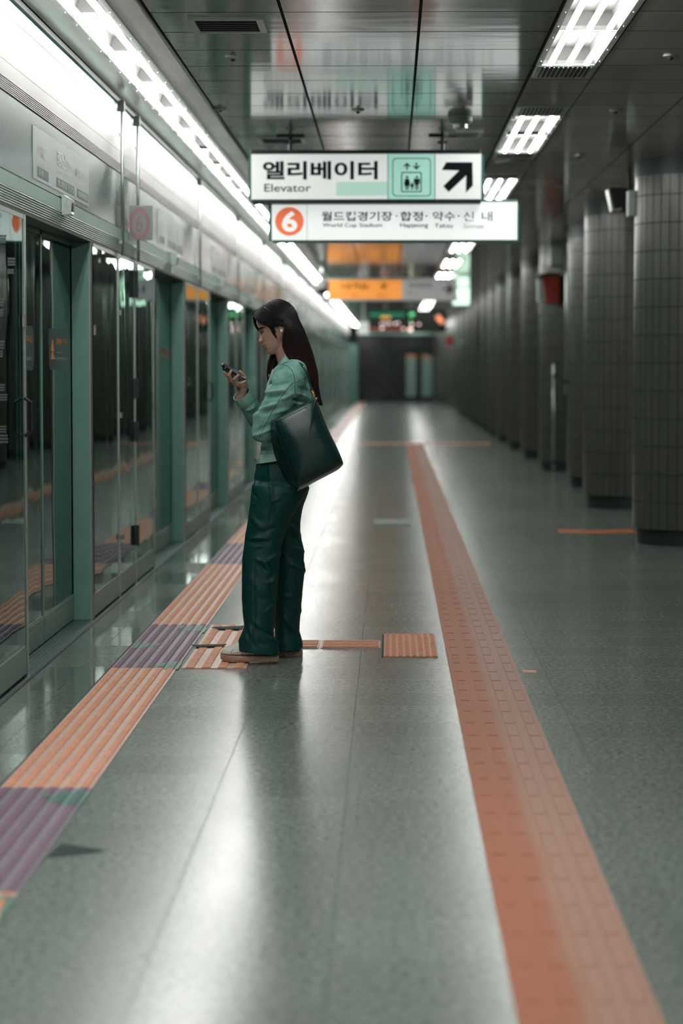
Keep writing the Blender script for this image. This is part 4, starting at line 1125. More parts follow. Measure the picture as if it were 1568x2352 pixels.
for u in ups:
    i = next(j for j in range(len(HEAD)-1) if HEAD[j][0] >= u >= HEAD[j+1][0])
    A, B = HEAD[i], HEAD[i+1]; t = (A[0]-u)/(A[0]-B[0])
    fr, bk, hw = (A[j]+(B[j]-A[j])*t for j in (1, 2, 3))
    cx = min(-70 + max(0, -u-150)*.55, (fr+bk)/2 + 60) if u > -400 else (fr+bk)/2
    row = []
    for k in range(120):
        th = 2*PI*k/120; ct, st = math.cos(th), math.sin(th)
        e = .86 if ct > 0 else 1.0
        f = cx + (fr-cx)*abs(ct)**e if ct > 0 else cx + (cx-bk)*ct
        s = hw*math.copysign(abs(st)**.92, st)
        if ct > 0:
            a = abs(s)
            f += lerp_tab(NOSE, u)*math.exp(-(s/(26 + 26*gs(u, -118, 40)))**2)
            f += 9*gs(u, -118, 20)*gs(a, 46, 22)                    # nostril wings
            f -= 30*gs(u, 34, 44)*gs(a, 120, 62)                   # eye sockets
            f += 15*gs(u, 18, 30)*gs(a, 118, 42)                   # lids
            f += 9*gs(u, 96, 28)*gs(a, 120, 70)                    # brow
            f += 14*gs(u, -75, 60)*gs(a, 160, 60)                  # cheek
            f += 5*gs(u, -192, 13)*gs(a, 0, 60) + 6*gs(u, -250, 16)*gs(a, 0, 55) - 8*gs(u, -222, 8)*gs(a, 0, 75)
            f -= 6*gs(u, -170, 14)*gs(a, 0, 16)
        row.append(hp(f, s, u))
    rings.append(row)
body.rings(rings)
# ears
for sg in (-1, 1):
    ec = lambda x, y, o: HO + (z1(x, y, WY) - z1(520, 700, WY)) + Vector((0, sg*o*ZS, 0))
    chain(body, [(ec(690+38*math.cos(t)+ .18*(700-(700-88*math.sin(t)))*1.0, 695-98*math.sin(t), 292+18*math.sin(t*.5)), .0028) for t in [math.radians(a) for a in range(-70, 200, 18)]], 8)
    chain(body, [(ec(700, 650, 280), .010), (ec(695, 720, 284), .010), (ec(690, 775, 288), .0062)], 10)
chain(body, [(z1(690, 900, WY), .050), (z1(760, 1080, WY), .050), (z1(830, 1280, WY), .053), (z1(860, 1450, WY), .075)], 24)
# trunk and limbs under the clothes
body.rings([sring(xl, xr, y, y, WY, hd, z5) for y, xl, xr, hd in ((800,770,930,.08),(900,740,1000,.13),(1100,680,1040,.14),(1400,620,1040,.125),(1650,610,1010,.12),(1900,600,960,.13),(2100,560,950,.14))])
for yc, xs in ((10.69, ((1900,720),(2480,630),(2880,555),(3400,530),(3740,525))), (10.87, ((1900,780),(2400,800),(2880,845),(3300,840),(3720,820)))):
    chain(body, [(z5(x, y, yc), r) for (y, x), r in zip(xs, (.062, .052, .042, .034, .032))])
chain(body, [(z5(890,940,10.66), .045), (z5(720,1250,10.61), .040), (z5(575,1520,10.60), .036), (z5(690,1475,10.62), .032), (z5(820,1430,10.655), .024)])
chain(body, [(z5(790,940,10.91), .045), (z5(690,1260,10.94), .040), (z5(600,1490,10.925), .035), (z5(470,1310,10.86), .030), (z5(345,1120,10.795), .0215)])
def hand(mb, pts, palm, wrist):
    W_ = Vector(wrist[0])
    for f in pts: chain(mb, [(W_.lerp(f[0][0], .25), wrist[1]*.72), (W_.lerp(f[0][0], .7), .0115)] + [(f[0][0], f[0][1]*1.12)], 12)
    for f in pts: chain(mb, f, 12)
    for p, r in palm: chain(mb, [(p, r), (Vector(p)+Vector((0, .012, 0)), r)], 14)
def fg(*c): return [(z2(x, y, Y), r) for x, y, Y, r in c]
fingers = [fg((585,850,10.808,.0088),(420,755,10.775,.0082),(325,655,10.738,.0074),(268,588,10.728,.0064)),
           fg((610,878,10.793,.0092),(425,768,10.742,.0084),(372,640,10.714,.0076),(424,545,10.711,.0066)),
           fg((640,900,10.778,.0090),(478,828,10.738,.0082),(505,735,10.710,.0074),(596,648,10.708,.0065)),
           fg((670,915,10.766,.0082),(560,878,10.735,.0072),(660,838,10.716,.0066),(765,792,10.720,.0058))]
thumb = fg((735,930,10.802,.0120),(765,805,10.812,.0098),(735,665,10.800,.0086),(635,560,10.790,.0072))
hand(body, fingers + [thumb], [(z2(680,935,10.785), .0175), (z2(640,880,10.785), .0150), (z2(720,880,10.772), .012)], (z2(690,1090,10.793), .0205))
chain(body, [(z2(640,1230,10.80), .021), (z2(690,1080,10.793), .0190), (z2(695,990,10.788), .0200)])
# the other hand rests inside the mouth of the bag
lw = z5(820,1430,10.655)
lf = [[(lw+Vector((.060,-.028+.019*i,.004)), .0085), (lw+Vector((.088,-.030+.019*i,-.006)), .0078), (lw+Vector((.106-abs(i-1)*.004,-.030+.019*i,-.022)), .0068)] for i in range(4)]
lt = [(lw+Vector((.020,-.034,.010)), .0105), (lw+Vector((.050,-.050,.012)), .0085), (lw+Vector((.072,-.050,.004)), .0072)]
hand(body, lf + [lt], [(lw+Vector((.03,0,0)), .015)], (lw, .020))
bme = fused(body, .0021, 2, .35)
# tint attribute: lips
ta = bme.attributes.new('tint', 'FLOAT', 'POINT')
for v in bme.vertices:
    d = v.co - HO; u = d.dot(UPV)/ZS; f = d.dot(FWV)/ZS; s = abs(d.y)/ZS
    t = 0
    if f > 150 and -272 < u < -176:
        w = 88*(1-((u+224)/50)**2*.5)
        t = max(0, min(1, (w-s)/14))*max(0, min(1, (u+272)/10))*max(0, min(1, (-176-u)/10))*.8
    if f > 150 and abs(u+223) < 7 and s < 82: t = 1.35
    ta.data[v.index].value = t
bob, bbv = finish(bme, 'body', [SKIN], pr)
m = MB(); ln = [cast(bbv, 560+x/7.84, 670+y/7.84, .0008) for x, y in ((302,722),(312,732),(324,738),(336,735),(348,722),(357,706))]
m.tube([p for p in ln if p is not None], [.0006, .0011, .0014, .0014, .0011, .0005], 6)
for k, (x, y) in enumerate(((306,730),(314,738),(322,742),(330,743))):
    p = cast(bbv, 560+x/7.84, 670+y/7.84, .0006)
    if p is not None: m.tube([p, p+FWV*.004-UPV*.0035+Vector((0,-.001,0)), p+FWV*.0065-UPV*.0045+Vector((0,-.0015,0))], [.0007, .0006, .0003], 5)
m.build('eyelashes', HAIR, pr, True)
m = MB()
for dy in (-7, 0, 7):
    ln = [cast(bbv, 560+x/7.84, 670+(y+dy*w)/7.84, .0005) for x, y, w in ((258,668,1.2),(275,666,1.3),(298,658,1.2),(325,648,1.0),(352,645,.7),(380,652,.3))]
    ln = [p for p in ln if p is not None]
    if len(ln) > 2: m.tube(ln, [.0016, .0018, .0017, .0014, .0010, .0005][:len(ln)], 6)
m.build('eyebrow', HAIR, pr, True)

# trousers
m = MB()
NEAR = [(130,600,800,10.735,.03),(210,500,980,10.725,.075),(300,455,1040,10.708,.108),(360,446,1040,10.704,.113),(430,436,1000,10.70,.110),(560,420,925,10.695,.104),(680,405,858,10.69,.098),(800,390,812,10.685,.094),
        (880,380,788,10.68,.092),(950,368,764,10.675,.092),(1080,349,750,10.668,.092),(1200,347,742,10.662,.092),(1350,348,730,10.656,.092),(1500,350,716,10.65,.090),(1650,358,704,10.646,.088),(1770,373,696,10.643,.086),(1815,366,693,10.642,.086),(1860,345,692,10.641,.087),(1920,320,702,10.64,.089),(1990,306,730,10.64,.092)]
rs = [sring(xl, xr, y, y, yc, hd, z6) for y, xl, xr, yc, hd in NEAR] + [sring(297, 745, 2034, 2096, 10.64, .094, z6)]
m.rings(rs)
FARL = [(120,700,850,10.842,.04),(320,680,1060,10.85,.105),(430,690,1030,10.855,.10),(560,690,986,10.86,.096),(680,690,967,10.865,.092),(800,690,963,10.87,.09),(880,690,978,10.873,.09),(960,695,1003,10.876,.09),(1080,700,1011,10.88,.09),(1200,705,1015,10.884,.09),(1350,700,998,10.888,.088),
        (1500,695,986,10.89,.086),(1650,692,966,10.892,.084),(1780,690,957,10.893,.084),(1845,690,955,10.894,.084),(1890,685,972,10.895,.086),(1960,680,990,10.895,.09)]
rs = [sring(xl, xr, y, y, yc, hd, z6) for y, xl, xr, yc, hd in FARL] + [sring(680, 996, 2040, 2028, 10.895, .092, z6)]
m.rings(rs)
m.rings([sring(xl, xr, y, y-dy, WY, hd, z6) for y, dy, xl, xr, hd in ((40,130,560,880,.125),(52,110,518,910,.142),(75,80,500,950,.152),(115,40,491,985,.159),(200,0,468,1030,.164),(300,0,476,1040,.16),(380,0,580,980,.10))])
tme = fused(m, .0042, 4, .5)
TF = [((450,868),(620,852),26,.006),((440,900),(640,900),26,-.006),((500,1085),(600,1112),22,.007),((600,1112),(760,1010),22,.006),((590,1120),(650,1230),20,.006),((610,1325),(690,1318),22,.006),((640,1340),(705,1255),20,.005),((480,960),(570,935),20,.005),((520,1140),(600,1200),26,-.006),((660,1130),(690,1240),22,-.005),
      ((490,1745),(620,1880),26,.008),((425,1780),(490,1965),24,.008),((620,1905),(725,1965),24,.008),((395,1880),(400,1970),16,.005),((560,1830),(690,1900),30,-.007),((470,1880),(480,2000),22,-.005),((520,1960),(640,2000),24,-.005),((600,1640),(690,1560),24,.005),((540,1500),(700,1480),40,-.004),((480,1100),(480,1950),12,-.003),((500,110),(470,280),16,-.006),((530,100),(480,330),20,.006),((470,390),(500,430),16,-.005),((445,500),(480,490),10,.004),
      ((660,480),(740,435),20,.004),((440,620),(560,760),30,.005),((560,800),(700,740),30,-.004),((640,120),(670,470),22,.004),((690,450),(640,700),24,-.004),((870,720),(950,825),18,.008),((880,790),(950,900),24,-.007),((870,1135),(1005,1205),24,.007),((915,960),(1000,1000),22,.006),((860,1060),(1000,1090),30,-.005),((800,1700),(905,1850),22,.007),((740,1470),(900,1480),24,.004),((820,1820),(940,1900),26,-.005),((900,1560),(975,1640),24,.004),((430,1250),(520,1420),36,.004)]
tro, tbv = finish(tme, 'trousers', [CLOTH], pr, [(p,q_,w*.9,am*1.3) for p,q_,w,am in TF], oy=1050, wrinkle=.0030, wscale=11)
# seam lines on the trousers
m = MB()
for pts in (((668,330),(660,470),(640,640),(560,860)), ((478,1100),(476,1400),(480,1700),(476,1960)), ((512,80),(475,220),(482,290))):
    ln = cast_line(tbv, pts, 4.612, 480, 1050, .0004)
    if len(ln) > 2: m.tube(ln, .0010, 5)
m.build('seam', mat('trouser_seam', (.008, .045, .042), .6, 0, .1, 60), tro)

# shoes
def shoe(toe, heel, Y, w, bottom, name):
    """toe and heel: world x; sole and upper lofted along the foot"""
    L = heel - toe; t = thing_child = None
    prof = [(0,.30,.012),(.03,.55,.016),(.10,.80,.022),(.25,.98,.026),(.40,1.0,.028),(.60,.90,.028),(.80,.86,.029),(.93,.76,.030),(.985,.50,.030)]
    so = MB(); rs = []
    for u, ww, _ in prof:
        x = toe + L*u; h = w/2*ww; zb = bottom + .010*max(0, 1-u/.16)**2; zt = bottom + .026 + .010*max(0, 1-u/.25)**2
        rs.append([(x,Y-h*.94,zb),(x,Y-h,zb+.006),(x,Y-h,zt-.003),(x,Y-h*.95,zt),(x,Y+h*.95,zt),(x,Y+h,zt-.003),(x,Y+h,zb+.006),(x,Y+h*.94,zb)])
    so.rings(rs)
    up = MB(); rs = []
    for u, ww, ht in ((.012,.34,.010),(.04,.58,.022),(.10,.78,.036),(.18,.90,.046),(.28,.94,.058),(.38,.92,.074),(.50,.85,.090),(.62,.76,.080),(.76,.72,.060),(.90,.64,.050),(.955,.44,.042)):
        x = toe + L*u; h = w/2*ww*.96; zt = bottom + .024 + .010*max(0, 1-u/.25)**2; r = []
        for k in range(15):
            a = PI*k/14; r.append((x, Y - h*math.copysign(abs(math.cos(a))**.7, math.cos(a)), zt + ht*abs(math.sin(a))**.75))
        rs.append(r)
    up.rings(rs)
    o = up.build('shoe', WHITE, pr, True, label=name); b = o.modifiers.new('sub', 'SUBSURF'); b.levels = b.render_levels = 1
    so.build('sole', SOLE, o, True, label='tan rubber sole', ang=50)
    st = MB(); zt = bottom
    st.tube([(toe+L*u, Y-w/2*q, bottom+h) for u, q, h in ((.17,.86,.034),(.21,.80,.052),(.25,.62,.068))], .0011, 6)
    st.tube([(toe+L*u, Y-w/2*q, bottom+h) for u, q, h in ((.36,.90,.034),(.42,.88,.060),(.46,.80,.085))], .0011, 6)
    st.tube([(toe+L*u, Y-w/2*q, bottom+h) for u, q, h in ((.62,.84,.034),(.56,.84,.060),(.52,.78,.090))], .0011, 6)
    st.tube([(toe+L*u, Y-w/2*q, bottom+h) for u, q, h in ((.20,.84,.036),(.40,.91,.048),(.70,.84,.056),(.92,.70,.052))], .0010, 6)
    st.build('stitching', mat('shoe_stitch', (.30, .33, .31), .6, 0, .1, 50), o)
    la = MB()
    for u, h in ((.27,.078),(.32,.088),(.37,.098)): la.tube([(toe+L*u, Y-w*.22, bottom+h-.006), (toe+L*(u+.012), Y-w*.05, bottom+h+.006), (toe+L*u, Y+w*.18, bottom+h-.004)], .0028, 6)
    la.build('laces', WHITE, o, True)
    return o
xt = z6(122, 2110, 10.63).x; xh = z6(748, 2150, 10.63).x
shoe(xt, xh, 10.632, .098, .0105, 'near white sneaker with a tan sole')
xh2 = z6(998, 2070, 10.9).x
shoe(xh2-.262, xh2, 10.905, .098, .001, 'far white sneaker seen at the heel')

# jacket
m = MB()
m.rings([sring(xl, xr, yl, yr, WY, hd, z5) for yl, yr, xl, xr, hd in ((770,745,775,905,.065),(810,790,735,965,.105),(870,850,682,1015,.148),(955,950,648,1052,.166),(1060,1060,615,1082,.165),(1190,1190,592,1096,.160),(1400,1400,568,1082,.152),(1600,1600,560,1050,.150),(1690,1680,553,1030,.154),(1740,1720,545,1022,.158),(1800,1740,530,1018,.166),(1862,1770,502,1012,.172))])
chain(m, [(z5(905,905,10.66), .060), (z5(880,985,10.635), .071), (z5(800,1110,10.612), .069), (z5(705,1270,10.602), .063), (z5(605,1430,10.598), .054), (z5(562,1530,10.60), .049)], 28)
chain(m, [(z5(562,1530,10.60), .048), (z5(680,1480,10.62), .045), (z5(810,1428,10.65), .040)], 24)
chain(m, [(z5(790,930,10.91), .062), (z5(700,1250,10.945), .058), (z5(605,1500,10.925), .049)], 24)
chain(m, [(z5(605,1500,10.925), .049), (z5(500,1365,10.88), .046), (z5(440,1270,10.84), .0435), (z5(405,1215,10.82), .042)], 24)
jme = fused(m, .0042, 4, .5)
JF = [((600,1120),(800,1085),24,.007),((620,1165),(800,1140),26,-.006),((555,1290),(720,1228),24,.008),((560,1335),(700,1290),26,-.006),((545,1295),(470,1430),22,.004),((480,1570),(650,1500),24,.006),((500,1520),(640,1450),26,-.005),((690,960),(740,890),22,.005),((640,1010),(700,965),20,.005),((900,1195),(1050,1212),20,-.010),((920,1225),(1030,1262),20,.008),((760,1180),(880,1130),30,.005),((700,1330),(820,1290),30,.005),((660,1040),(830,1010),28,-.004),
      ((1000,880),(1060,1000),24,.004),((960,1060),(1060,1100),24,-.004),((940,1120),(1060,1170),24,.005),((560,1690),(660,1660),18,.004),((570,1730),(660,1720),14,-.004),((400,1300),(480,1260),18,.006),((430,1350),(510,1300),18,-.005),((470,1400),(530,1330),18,.005),((370,1280),(460,1220),16,-.004)]
jk, jbv = finish(jme, 'jacket', [DENIM], pr, [(p,q_,w*.8,am*1.7) for p,q_,w,am in JF], wrinkle=.0030, wscale=16)
def seamset(pts, gap, lift=.0004, k=6):
    for mm, o in ((sl, 0), (sd, gap*.5), (sl, gap)):
        q = [(a+o*nx, b+o*ny) for a, b, nx, ny in pts]
        ln = cast_line(jbv, q, 4.612, 480, 660, lift, k)
        if len(ln) > 2: mm.tube(ln, .0008 if mm is sl else .0012, 5)
sl, sd = MB(), MB()
seamset([(885,1000,.8,.6),(800,1095,.8,.6),(700,1245,.85,.5),(600,1425,.9,.4),(518,1605,.9,.3)], 20)
seamset([(745,825,.3,-.9),(815,838,.5,-.8),(872,895,.85,-.5),(898,1000,1,0),(898,1080,1,0),(925,1185,1,-.3)], 22)
seamset([(915,1005,.2,1),(965,975,.3,1),(1025,935,.4,.9)], 14)
seamset([(1062,1040,1,0),(1068,1110,1,0),(1062,1180,1,0)], 10)
seamset([(405,1232,.8,-.5),(440,1290,.8,-.5),(490,1355,.8,-.5)], 14)
seamset([(560,1700,0,1),(610,1690,0,1),(660,1682,0,1)], 10)
sl.build('seam', SEAM, jk, label='pale topstitched seams'); sd.build('seam_shade', SEAMD, jk)  # the dark tubes paint in the shadow along the seams
def sheet_mesh(name, a, b, mt, parent, th=.004, label=None):
    a = smooth_path(a, 5); b = smooth_path(b, 5); mid = [(p+q)/2 + Vector((0, -.004, 0)) for p, q in zip(a, b)]
    m = MB(); rows = [a, mid, b]; n = len(a); vs = [p for r in rows for p in r]
    m.add(vs, [(r*n+i, r*n+i+1, (r+1)*n+i+1, (r+1)*n+i) for r in range(2) for i in range(n-1)])
    o = m.build(name, mt, parent, True, label); s = o.modifiers.new('t', 'SOLIDIFY'); s.thickness = th; s.offset = 0
    return o
ca = [(748,1108,10.735),(695,1190,10.722),(640,1282,10.724),(565,1392,10.752),(508,1416,10.775)]
cb = [(842,1218,10.700),(782,1258,10.682),(702,1294,10.684),(618,1365,10.712),(516,1452,10.758)]
sheet_mesh('collar', [z1(*p) for p in ca], [z1(*p) for p in cb], DENIM, jk)
sheet_mesh('collar', [z1(x, y, 2*WY-Y) for x, y, Y in ca], [z1(x, y, 2*WY-Y) for x, y, Y in cb], DENIM, jk)
def cuff(c0, c1, r0, r1, name='cuff'):
    c0, c1 = Vector(c0), Vector(c1); d = (c1-c0).normalized(); u = d.cross(Vector((0,1,0))).normalized(); w = d.cross(u)
    R_ = lambda c, r: [c + (u*math.cos(2*PI*k/36) + w*math.sin(2*PI*k/36))*r*(1+.02*math.sin(5*k)) for k in range(36)]
    m = MB(); m.rings([R_(c0, r0*.9), R_(c0+d*.004, r0), R_(c1-d*.003, r1), R_(c1, r1-.001), R_(c1-d*.001, r1-.004), R_(c1-d*.03, r1-.006)], True, False, True)
    o = m.build(name, DENIM, jk, True, ang=60)
    e = MB(); q = R_(c1-d*.001, r1-.001); e.tube(q+[q[0]], .0016, 6); q = R_(c1-d*.009, r1+.0006); e.tube(q+[q[0]], .0008, 5); q = R_(c0+d*.006, r0+.0006); e.tube(q+[q[0]], .0008, 5)
    e.build('cuff_edge', SEAM, o, label='frayed pale edge'); return o
cuff(z5(408,1218,10.822), z5(341,1128,10.798), .0445, .0430)
# hem band, chest pocket flap and buttons
m = MB(); rs = []
for yl, yr, xl, xr, hd in ((1764,1722,538,1024,.171),(1772,1726,532,1026,.175),(1862,1776,496,1016,.180),(1868,1780,498,1014,.176)): rs.append(sring(xl, xr, yl, yr, WY, hd, z5))
m.rings(rs, True, False, False); o = m.build('hem_band', DENIM, jk, True, ang=60)
sheet_mesh('pocket_flap', [z5(690,1015,10.618), z5(655,1030,10.628), z5(622,1050,10.65)], [z5(660,1120,10.612), z5(625,1128,10.628), z5(594,1135,10.655)], DENIM, jk)
m = MB()
for x, y, Y in ((516,1832,10.72),(606,1125,10.63),(657,935,10.70)):
    p = z5(x, y, Y); m.tube([p+Vector((-.006,-.004,0)), p+Vector((-.010,-.006,0))], .0065, 12)
m.build('button', GOLD if False else M['steel'], jk)
sheet_mesh('placket', [z5(672,868,10.755), z5(650,935,10.745), z5(612,1050,10.74), z5(592,1150,10.74)], [z5(690,880,10.70), z5(668,945,10.69), z5(632,1060,10.688), z5(612,1155,10.688)], DENIM, jk)

# hair: swept shell plus strands
G = [
 [(172,452,-25),(250,482,-110),(340,545,-205),(430,600,-262),(560,636,-296),(665,606,-312),(742,640,-326),(748,730,-326),(728,830,-322),(714,930,-320),(735,1050,-325),(830,1220,-335),(985,1330,-300),(1120,1480,-240),(1200,1640,-170),(1285,1876,-110),(1370,2036,-40)],
 [(250,360,-15),(330,400,-150),(430,470,-240),(540,530,-292),(650,560,-316),(750,600,-330),(810,700,-330),(820,800,-328),(825,900,-325),(840,1000,-325),(875,1100,-328),(960,1240,-320),(1060,1370,-275),(1150,1520,-220),(1215,1660,-160),(1295,1880,-100),(1373,2040,-38)],
 [(360,280,-8),(440,330,-150),(540,400,-242),(650,470,-295),(750,540,-316),(830,640,-318),(880,740,-308),(910,840,-302),(940,940,-297),(975,1050,-292),(1020,1180,-280),(1090,1300,-265),(1150,1430,-235),(1200,1560,-190),(1240,1680,-140),(1308,1884,-90),(1378,2044,-30)],
 [(480,190,0),(570,260,-140),(670,350,-222),(770,450,-262),(850,550,-268),(920,650,-258),(970,750,-246),(1010,850,-236),(1050,960,-226),(1090,1080,-216),(1130,1220,-200),(1190,1380,-180),(1230,1500,-160),(1255,1610,-135),(1270,1700,-105),(1322,1890,-65),(1382,2046,-20)],
 [(600,160,0),(700,200,-75),(790,290,-125),(870,400,-150),(940,520,-154),(1000,640,-152),(1050,760,-146),(1095,870,-140),(1130,980,-130),(1170,1100,-120),(1215,1250,-110),(1270,1420,-95),(1300,1540,-80),(1305,1640,-70),(1300,1740,-55),(1336,1896,-35),(1386,2048,-10)],
 [(640,157,0),(730,190,0),(820,280,0),(905,390,0),(975,510,0),(1040,640,0),(1090,760,0),(1135,880,0),(1175,990,0),(1215,1110,0),(1255,1260,0),(1300,1430,0),(1312,1560,0),(1318,1660,0),(1322,1760,0),(1348,1900,0),(1390,2050,0)]]
def cat(p0, p1, p2, p3, t): return .5*((2*p1)+(p2-p0)*t+(2*p0-5*p1+4*p2-p3)*t*t+(3*p1-p0-3*p2+p3)*t**3)
def hair_pt(u, v, side):
    """u 0..5 across the guides, v 0..16 along them, side -1 near, +1 far"""
    i = min(int(u), 4); fu = u-i; j = min(int(v), 15); fv = v-j; rows = []
    for a in range(i-1, i+3):
        g = [Vector(p) for p in G[max(0, min(5, a))]]
        rows.append(cat(g[max(j-1,0)], g[j], g[j+1], g[min(j+2,16)], fv))
    p = cat(*rows, fu)
    q = z1(p.x, p.y, WY) + Vector((0, p.z*ZS, 0))
    if v < 7:                                    # stay outside the skull
        loc, nn, _, _ = bbv.find_nearest(q)
        gap = .011 if v > .6 else .006
        if (q-loc).dot(nn) < gap: q = q + nn*(gap-(q-loc).dot(nn))
    return q
hm = MB(); NU, NV = 26, 64
us = [5*i/(NU-1) for i in range(NU)]; vs_ = [16*j/(NV-1) for j in range(NV)]
grid = []
for u in us: grid.append([hair_pt(u, v, -1) for v in vs_])
for u in us[-2::-1]: grid.append([Vector((p.x, 2*WY-p.y, p.z)) for p in (hair_pt(u, v, -1) for v in vs_)])
n = NV; hm.add([p for r in grid for p in r], [(i*n+j, i*n+j+1, (i+1)*n+j+1, (i+1)*n+j) for i in range(len(grid)-1) for j in range(n-1)])
ho = hm.build('hair', HAIR, pr, True); sm = ho.modifiers.new('t', 'SOLIDIFY'); sm.thickness = .009; sm.offset = 1
# which way is outwards for the shell decides the solidify side: keep it inside
sm.offset = 0
strand = MB(); RH = random.Random(3)
for k in range(2400):
    far = RH.random() < .16
    u = 5*RH.random()**1.05; v0 = RH.choice((0, 0, 0, RH.uniform(0, 9))); v1 = min(16, v0 + RH.uniform(6, 15)) if RH.random() < .6 else 16
    ph, fr_, am = RH.uniform(0, 6.28), RH.uniform(.25, .7), RH.uniform(.0, .12); lift = RH.uniform(.0025, .0065)
    pts = []; N = 18
    for j in range(N):
        v = v0 + (v1-v0)*j/(N-1); uu = max(0, min(5, u + am*math.sin(ph+fr_*v)))
        p = hair_pt(uu, v, -1); c = z1(560 + 38*v, 420 + 95*v, WY) if v > 5 else z1(520, 560, WY)
        o = (p - c); o.z *= .3 if v > 6 else 1; o.normalize()
        p = p + o*lift*(1 if v < 14 else 1.4)
        if far: p = Vector((p.x, 2*WY-p.y, p.z))
        pts.append(p)
    strand.tube(pts, [RH.uniform(.0005, .0010)*(1 if j < N-3 else (N-j)/4) for j in range(N)], 3, False)
strand.build('strands', HAIR, ho, True)
# side wisps before the ear, lock over the far brow, loose front hairs, hair in front of the far shoulder
ws = MB()
for k in range(46):
    a = RH.random(); dx = RH.uniform(-22, 22)
    ws.tube(smooth_path([z1(430+90*a, 590+30*a, WY) + Vector((0,-.071-.006*a,0)), z1(500+60*a+dx, 680+20*a, WY) + Vector((0,-.0745,0)), z1(545+28*a+dx*.5, 770+20*a, WY) + Vector((0,-.0735,0)), z1(590+18*a, RH.uniform(800, 850), WY) + Vector((0,-.071,0))], 4), [.0012]*9+[.0009,.0006,.0003,.0002], 3, False)
for k in range(60):
    a = RH.random(); b = RH.gauss(0, 1)
    ws.tube(smooth_path([z1(170+60*a, 455-10*a, WY) + Vector((0,.01+.012*b,0)), z1(178+35*a, 560, WY) + Vector((0,.020+.012*b,0)), z1(208+34*a, 640, WY) + Vector((0,.034+.01*b,0)), z1(245+26*a, 700+30*a, WY) + Vector((0,.045+.008*b,0))], 4), [.0016]*9+[.0012,.0009,.0006,.0003], 3, False)
for k in range(70):
    a = RH.random(); dx, dy = RH.uniform(-45, 0), RH.uniform(-42, 0)
    ws.tube(smooth_path([z1(330-150*a, 320+120*a, WY) + Vector((0,RH.uniform(-.012,.012),0)), z1(300-150*a+dx*.5, 315+120*a+dy*.6, WY) + Vector((0,RH.uniform(-.012,.012),0)), z1(250-120*a+dx, 350+100*a+dy, WY) + Vector((0,RH.uniform(-.015,.015),0))], 4), [.0006]*6+[.0004,.0003,.0002], 3, False)
ws.build('loose_strands', HAIR, ho, True)
fh = MB()
fh.rings([sring(xl, xr, y, y, yc, hd, z5, 16) for y, xl, xr, yc, hd in ((560,700,790,10.845,.012),(640,690,790,10.85,.018),(720,645,770,10.855,.022),(780,622,745,10.86,.026),(840,614,715,10.862,.028),(900,612,690,10.862,.028),(950,616,672,10.862,.025),(1000,628,655,10.86,.014),(1030,640,648,10.86,.006))])
for k in range(140):
    a, b = RH.random(), RH.uniform(-1, 1)
    fh.tube(smooth_path([z5(700+80*a, 600, 10.845+.014*b), z5(655+100*a, 720, 10.85+.022*b), z5(618+85*a, 850, 10.855+.026*b), z5(613+50*a, 950, 10.855+.024*b), z5(632+22*a, RH.uniform(1000, 1045), 10.855+.01*b)], 4), [.0013]*14+[.0008,.0005,.0003], 3, False)
fh.build('side_hair', HAIR, ho, True)

# earbud and earring
p = cast(bbv, 560+678/7.84, 670+706/7.84, 0) or z1(678, 706, WY-.075)
eb = thing('earbud', 'white wireless earbud in her ear', 'earbud', p)
m = MB(); rs = []
for k in range(9):
    a = PI*k/8; rs.append([p + Vector((.0066*math.sin(a)*math.cos(t), -.004-.006*math.cos(a), .0078*math.sin(a)*math.sin(t))) for t in [2*PI*i/16 for i in range(16)]])
m.rings(rs); m.build('shell', mat('earbud_white', (.80, .82, .80), .3, 0, .02, 20), eb, True)
m = MB(); m.tube([p + Vector((-.002, -.003, -.005)), p + Vector((-.004, -.005, -.011))], .0025, 8); m.build('stem', mat('earbud_grey', (.55, .57, .56), .4, 0, .02, 20), eb, True)
p = z1(684, 808, WY-.076); er = MB(); er.tube([p + Vector((.0035*math.cos(t), .001*math.sin(t), .0045*math.sin(t))) for t in [2*PI*i/12 for i in range(13)]], .0009, 6)
tag(er.build('earring', GOLD, None, True), 'tiny gold hoop earring below the earbud', 'earring')

# phone
pt, pb = z2(205, 385, 10.762), z2(775, 745, 10.762); ax = (pb-pt).normalized(); PL = (pb-pt).length
tilt = math.radians(7)
nrm = ax.cross(Vector((0,1,0))).normalized()
if nrm.z < 0: nrm = -nrm
wid = Vector((0,1,0)); Rm = Quaternion(ax, tilt if ax.cross(wid).dot(nrm) > 0 else -tilt)
wid = Rm @ wid; nrm = Rm @ nrm; pc = (pt+pb)/2
ph = thing('phone', 'black smartphone with a dark card holder on its back, held up in her hand', 'phone', pc)
def pbox(u0, u1, w0, w1, h0, h1, name, mt, r=.008, lab=None, bv=.0015):
    m = MB(); m.prism(rrect(u0, u1, w0, w1, r, 5), lambda u, v, d: pc + ax*u + wid*v + nrm*d, h0, h1); return m.build(name, mt, ph, True, lab, bevel=bv, ang=30)
PHB = mat('phone_black', (.008, .009, .011), .22, 0, .1, 30, spec=.6)
pbox(-PL/2, PL/2, -.034, .034, -.0055, .0045, 'case', PHB)
pbox(-PL/2+.004, PL/2-.004, -.031, .031, .0045, .0052, 'screen', mat('phone_screen', (.02, .024, .028), .06, 0, .05, 10), .006, bv=0)
pbox(-PL/2+.012, -PL/2+.068, -.030, .030, -.0155, -.0055, 'card_holder', mat('card_holder_teal', (.012, .05, .055), .4, 0, .1, 30), .004, 'dark teal card holder')
m = MB(); m.prism(rrect(-PL/2+.020, -PL/2+.026, -.0022, .0022, .0015), lambda u, v, d: pc + ax*u + nrm*v + wid*(-.0345-d), 0, .001); m.build('side_button', M['steel'], ph)
